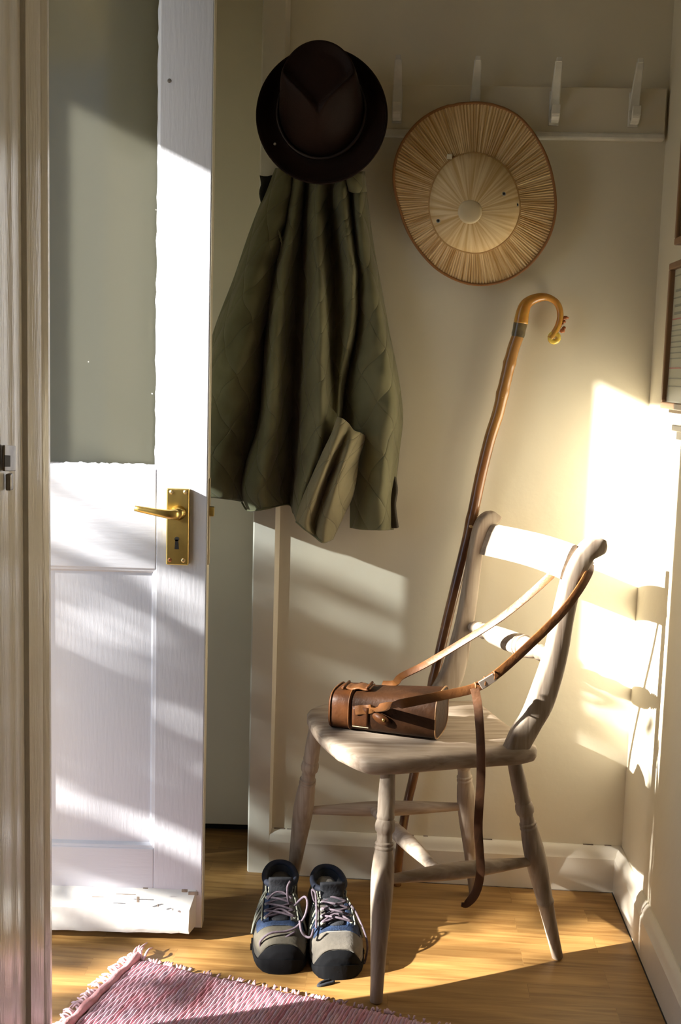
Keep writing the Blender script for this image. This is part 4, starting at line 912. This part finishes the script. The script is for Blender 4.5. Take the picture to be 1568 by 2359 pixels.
    for sd in (-1, 1):
        mb = MB(); P2 = [fac(g, sd) for g in np.linspace(0, 1, 26)]; nn = [(EZ * .7 + f_ * .6 + s_ * sd * .3)] * 26
        mb.strip(P2, .013, nn, .003); fo_ = mb.build('lace_facing', m_suede_d if sd * mir < 0 else m_blue, auto=50); P_.append(fo_)
        mb = MB(); P3 = [fac(g, sd, .0015) + s_ * sd * .0075 for g in np.linspace(0, 1, 26)]; mb.tube(P3, .0016, 6); o_ = mb.build('facing_piping', m_pale, smooth=True); o_.parent = fo_
        for g in np.linspace(.04, .92, 8):
            q = fac(g, sd, .002); nrm = (EZ * .7 + f_ * .7).normalized(); mb = MB(); mb.lathe(q - nrm * .001, q + nrm * .0025, [(0, .0034), (.5, .0036), (1, .0022)], 10); o_ = mb.build('eyelet', m_pale); o_.parent = fo_
    gs = list(np.linspace(.04, .92, 8)); mb = None
    for i, g in enumerate(gs[:-1]):
        for sd in (-1, 1):
            a = fac(g, sd, .004); b = fac(gs[i + 1], -sd, .004); mid = (a + b) / 2 + (f_ + EZ) * (.003 + .002 * sd); mb = MB(); mb.tube([Vector(q) for q in spline([tuple(a), tuple(mid), tuple(b)], 12)], .0023, 8); P_.append(mb.build('crossed_lace', m_lace, smooth=True))
    mb = MB(); mb.tube([Vector(q) for q in spline([tuple(fac(gs[0], -1, .004)), tuple(ft(.35, pi / 2, .011)), tuple(fac(gs[0], 1, .004))], 10)], .0023, 8); P_.append(mb.build('crossed_lace', m_lace, smooth=True))
    for g, ang in ():
        mb = MB(); mb.strip([Vector(q) for q in spline([tuple(shaft(.09, pi, .004)), tuple(shaft(.118, pi, .010)), tuple(shaft(.112, pi, -.004))], 12)], .012, [f_] * 12, .003); P_.append(mb.build('pull_loop', m_tong))
    return root, P_, ft, shaft, fac
bl_toe, bl_heel = onz(650, 2243), Vector((-.105, 2.31, 0)); br_toe, br_heel = onz(778, 2256), Vector((-.012, 2.29, 0))
r1, P1, ft1, sh1, fc1 = boot((bl_toe.x, bl_toe.y, 0), bl_heel, 'worn blue and brown hiking boot with loose looping laces, beside the door', -1)
r2, P2_, ft2, sh2, fc2 = boot((br_toe.x, br_toe.y, 0), br_heel, 'worn blue hiking boot with pale scuffed toe, next to the chair leg', 1, toe_pale=True)
def lace(pts, r=.0024):
    mb = MB(); mb.tube([Vector(q) for q in spline([tuple(p) for p in pts], 60)], r, 8); return mb.build('loose_lace', m_lace, smooth=True)
Y1 = 2.10
def yp(px, py, Y): return ony(px, py, Y)
P1.append(lace([yp(676, 2100, 2.165), yp(664, 2075, 2.155), yp(662, 2045, 2.15), yp(668, 2030, 2.15)]))
P1.append(lace([yp(676, 2088, 2.16), yp(700, 2066, 2.14), yp(708, 2080, 2.12), yp(702, 2110, 2.10), yp(684, 2134, 2.085), yp(660, 2145, 2.075), yp(622, 2150, 2.065), yp(600, 2168, 2.062), yp(602, 2182, 2.062), yp(620, 2184, 2.06), yp(650, 2165, 2.065), yp(680, 2146, 2.08)]))
P1.append(lace([yp(672, 2070, 2.16), yp(650, 2055, 2.17), yp(630, 2058, 2.17), yp(612, 2078, 2.17), yp(602, 2088, 2.17), yp(591, 2096, 2.17)], .0020))
P1.append(lace([yp(690, 2122, 2.09), yp(694, 2145, 2.07), yp(704, 2157, 2.065), yp(716, 2158, 2.06), yp(722, 2140, 2.07)]))
P2_.append(lace([yp(735, 2100, 2.13), yp(722, 2070, 2.13), yp(719, 2050, 2.13), yp(727, 2060, 2.12), yp(729, 2100, 2.10), yp(728, 2138, 2.09)]))
P2_.append(lace([yp(790, 2074, 2.19), yp(812, 2090, 2.15), yp(828, 2120, 2.12), yp(842, 2155, 2.10), yp(846, 2185, 2.09), yp(840, 2215, 2.085), yp(832, 2232, 2.08)], .0022))
mb = MB(); mb.tube([Vector(q) for q in spline([tuple(yp(*q)) for q in [(770, 2262, 2.01), (748, 2268, 2.0), (733, 2272, 1.997), (740, 2264, 2.005), (760, 2258, 2.02)]], 30)], .0032, 8); P2_.append(mb.build('lace_end_shadow', m_tong, smooth=True))  # lace end in a dark colour, the shadow at its tip painted in
adopt(r1, *P1); adopt(r2, *P2_)

# ================================================================== rag rug
A0 = onz(300, 2212); dL = (onz(155, 2352) - A0); dL = Vector((dL.x, dL.y, 0)).normalized(); dF = Vector((-dL.y, dL.x, 0)); dF = dF if dF.x > 0 else -dF
m_rug = bpy.data.materials.new('pink_rag_weave'); m_rug.use_nodes = True; nt = m_rug.node_tree; N = nt.nodes; L = nt.links; b = N['Principled BSDF']
uvn = N.new('ShaderNodeUVMap'); mp = N.new('ShaderNodeMapping'); mp.inputs['Scale'].default_value = (130, 3.0, 1); L.new(uvn.outputs[0], mp.inputs[0])
n = N.new('ShaderNodeTexNoise'); n.inputs['Scale'].default_value = .9; n.inputs['Detail'].default_value = 3; L.new(mp.outputs[0], n.inputs[0])
r = N.new('ShaderNodeValToRGB'); L.new(n.outputs['Fac'], r.inputs[0]); e = r.color_ramp.elements
e[0].position = .28; e[0].color = (.42, .16, .20, 1); e[1].position = .72; e[1].color = (.76, .56, .60, 1)
for p_, c_ in ((.40, (.64, .33, .39, 1)), (.50, (.62, .46, .54, 1)), (.60, (.66, .38, .44, 1))):
    x = e.new(p_); x.color = c_
L.new(r.outputs[0], b.inputs['Base Color']); b.inputs['Roughness'].default_value = .95; b.inputs['Specular IOR Level'].default_value = .1
n2 = N.new('ShaderNodeTexNoise'); n2.inputs['Scale'].default_value = 160; L.new(uvn.outputs[0], n2.inputs[0]); bp = N.new('ShaderNodeBump'); bp.inputs['Strength'].default_value = .7; bp.inputs['Distance'].default_value = .003; L.new(n2.outputs['Fac'], bp.inputs['Height']); L.new(bp.outputs[0], b.inputs['Normal'])
rug = empty('rag_rug', A0 + dF * .4 + dL * .25); tag(rug, 'pink woven rag rug with frayed edges on the oak floor', 'rug')
RLn, RWd, PIT_ = .86, .50, .0066; nr = int(RLn / PIT_); rows = []; uv = []; rdr = random.Random(5); 
ph = [rdr.uniform(-1, 1) for _ in range(nr + 2)]
for i in range(nr * 6 + 1):
    a = i / 6; k_ = int(a); fr_ = a - k_; st_ = A0 + dF * (.022 + a * PIT_); row = []
    ed = .004 * abs(math.sin(math.pi * fr_)) + .003 * ph[k_]
    for j in range(41):
        t = j / 40; v = -ed + (RWd + ed) * t
        z = .0035 + .0055 * abs(math.sin(math.pi * fr_)) ** .6 + .0022 * math.sin(a * .11 + 1) * math.sin(t * 9) + .0012 * math.sin(j * 2.1 + ph[k_] * 9)
        if j == 0: z = .002
        q = st_ + dL * v; row.append((q.x, q.y, max(.001, z))); uv.append(((k_ + ph[k_] * .6) / nr, t))
    rows.append(row)
mb = MB(); mb.grid(rows); rw_ = mb.build('woven_field', m_rug, smooth=True, uv=uv)
m_pk = M('pink_rag_strip', (.62, .33, .36), .95, var=.5, vscale=40, col2=(.50, .22, .22), bump=.6, bscale=200)
mb = MB(); mb.tube([Vector((p[0], p[1], .009 + .002 * math.sin(i * .9))) for i, p in enumerate(spline([tuple(A0 + dF * .014 + dL * v) for v in (-.004, .1, .2, .3, .4, .5)], 60))], [.0085 + .0012 * math.sin(i * .7) for i in range(60)], 10); se = mb.build('folded_selvedge', m_pk, smooth=True)
mb = MB()
for i in range(90):
    v = i / 90 * .46 + rdr.uniform(-.003, .003); q = A0 + dF * .006 + dL * v + EZ * .006; ln = rdr.uniform(.012, .030) * (1.0 if .03 < v < .30 else .7)
    dr = (-dF + dL * rdr.uniform(-.6, .6) - 0 * EZ).normalized(); mb.tube([Vector(z_) for z_ in spline([tuple(q), tuple(q + dr * ln * .5 + EZ * rdr.uniform(.001, .008)), tuple(q + dr * ln + dL * rdr.uniform(-.006, .006) + EZ * rdr.uniform(-.003, .006))], 5)], [.0026, .0026, .0024, .0022, .0014], 5)
for k_ in range(7):
    q = A0 + dF * (.004 + .004 * k_) + EZ * .006; ln = rdr.uniform(.02, .042); dr = (-dL + dF * rdr.uniform(-.9, .4)).normalized(); mb.tube([Vector(z_) for z_ in spline([tuple(q), tuple(q + dr * ln * .5 + EZ * .012), tuple(q + dr * ln + EZ * rdr.uniform(0, .014))], 6)], [.003, .0028, .0024, .002, .0016, .001], 5)
for i in range(110):
    u = rdr.uniform(.02, RLn - .05); q = A0 + dF * u + EZ * .005; ln = rdr.uniform(.004, .012); dr = (-dL + dF * rdr.uniform(-.8, .8)).normalized(); mb.tube([q, q + dr * ln * .6 + EZ * .003, q + dr * ln + EZ * rdr.uniform(0, .004)], [.0022, .0018, .001], 5)
fg = mb.build('fringe', M('frayed_pink', (.74, .50, .54), .95, var=.3, vscale=60), smooth=True); tag(fg, kind='stuff')
adopt(rug, rw_, se, fg)

# ================================================================== framed sheets and ledge on the right wall
m_fr = M('brown_frame_wood', (.30, .16, .08), .4, var=.3, vscale=20, stretch=(1, 1, .2))
m_paper = M('aged_paper', (.66, .66, .52), .7); m_ink = M('grey_ink', (.36, .37, .31), .8); m_pinkl = M('pink_line', (.62, .25, .24), .8)
m_gl = bpy.data.materials.new('frame_glass'); m_gl.use_nodes = True; nt = m_gl.node_tree; nt.nodes.clear(); ou = nt.nodes.new('ShaderNodeOutputMaterial'); t1 = nt.nodes.new('ShaderNodeBsdfTransparent'); t2 = nt.nodes.new('ShaderNodeBsdfGlossy'); t2.inputs['Roughness'].default_value = .04; fz = nt.nodes.new('ShaderNodeFresnel'); fz.inputs[0].default_value = 1.10; mx = nt.nodes.new('ShaderNodeMixShader')
mx.inputs[0].default_value = .06; nt.links.new(t1.outputs[0], mx.inputs[1]); nt.links.new(t2.outputs[0], mx.inputs[2]); nt.links.new(mx.outputs[0], ou.inputs[0])
def rp_(u, z, o): return BR + RW * u + RN * o + EZ * z
def picture(u0, u1, z0, z1, label, lines, bw=.013):
    root = empty('picture_frame', rp_((u0 + u1) / 2, z0, 0)); tag(root, label, 'picture'); ps = []
    mb = MB()
    for (a0, a1, b0, b1) in ((u0, u1, z0, z0 + bw), (u0, u1, z1 - bw, z1), (u0, u0 + bw, z0 + bw, z1 - bw), (u1 - bw, u1, z0 + bw, z1 - bw)):
        mb.box(rp_((a0 + a1) / 2, (b0 + b1) / 2, .010), ((a1 - a0) / 2, .009, (b1 - b0) / 2), (RW, RN, EZ))
    ps.append(mb.build('frame', m_fr, bevel=.002))
    mb = MB(); mb.box(rp_((u0 + u1) / 2, (z0 + z1) / 2, .006), ((u1 - u0) / 2 - bw, .003, (z1 - z0) / 2 - bw), (RW, RN, EZ)); sh_ = mb.build('printed_sheet', m_paper); ps.append(sh_)
    mb = MB(); mk = MB()
    for z, kind, a, b_ in lines:
        (mk if kind == 'p' else mb).box(rp_((a + b_) / 2, z, .0096), ((b_ - a) / 2, .0006, .0012 if kind != 'w' else .0024), (RW, RN, EZ))
    if mb.v: o_ = mb.build('printed_text_lines', m_ink); o_.parent = sh_
    if mk.v: o_ = mk.build('pink_ruled_lines', m_pinkl); o_.parent = sh_
    mb = MB(); mb.box(rp_((u0 + u1) / 2, (z0 + z1) / 2, .0135), ((u1 - u0) / 2 - bw, .001, (z1 - z0) / 2 - bw), (RW, RN, EZ)); ps.append(mb.build('glass', m_gl))
    adopt(root, *ps)
def rz(py, px=1550): return onright(px, py, .01).z
ln = [(rz(638), 't', .105, .40)]
for py, k_ in ((672, 'w'), (688, 't'), (706, 'w'), (723, 'w'), (736, 'p'), (750, 't'), (762, 't'), (774, 't'), (788, 't'), (800, 't'), (813, 't'), (826, 't'), (848, 'p'), (872, 't'), (890, 't')): ln.append((rz(py), k_, .108 + (0 if k_ != 'w' else .012), .40))
uA = (onright(1531, 760, .019) - BR).dot(RW); uB = (onright(1553, 540, .019) - BR).dot(RW)
ln = [(z, k_, uA + .018 + (.012 if k_ == 'w' else 0), uA + .31) for z, k_, a, b_ in ln]
picture(uA, uA + .34, onright(1532, 942, .019).z, onright(1531, 611, .019).z, 'brown framed document with grey text and pink lines, lower on the right wall', ln)
picture(uB, uB + .34, onright(1556, 563, .019).z, 1.86, 'brown framed picture at the top of the right wall, above the framed document', [(1.50, 't', .2, .42), (1.56, 't', .2, .42), (1.64, 't', .2, .42)])
uC = (onright(1551, 978, .02) - BR).dot(RW); zc = onright(1552, 978, .02).z
mb = MB(); mb.box(rp_(uC + .5, zc - .006, .012), (.5, .012, .006), (RW, RN, EZ)); mb.box(rp_(uC + .507, zc - .020, .008), (.5, .008, .008), (RW, RN, EZ)); tag(mb.build('trim_4', m_white_trim, bevel=.002), kind='structure')
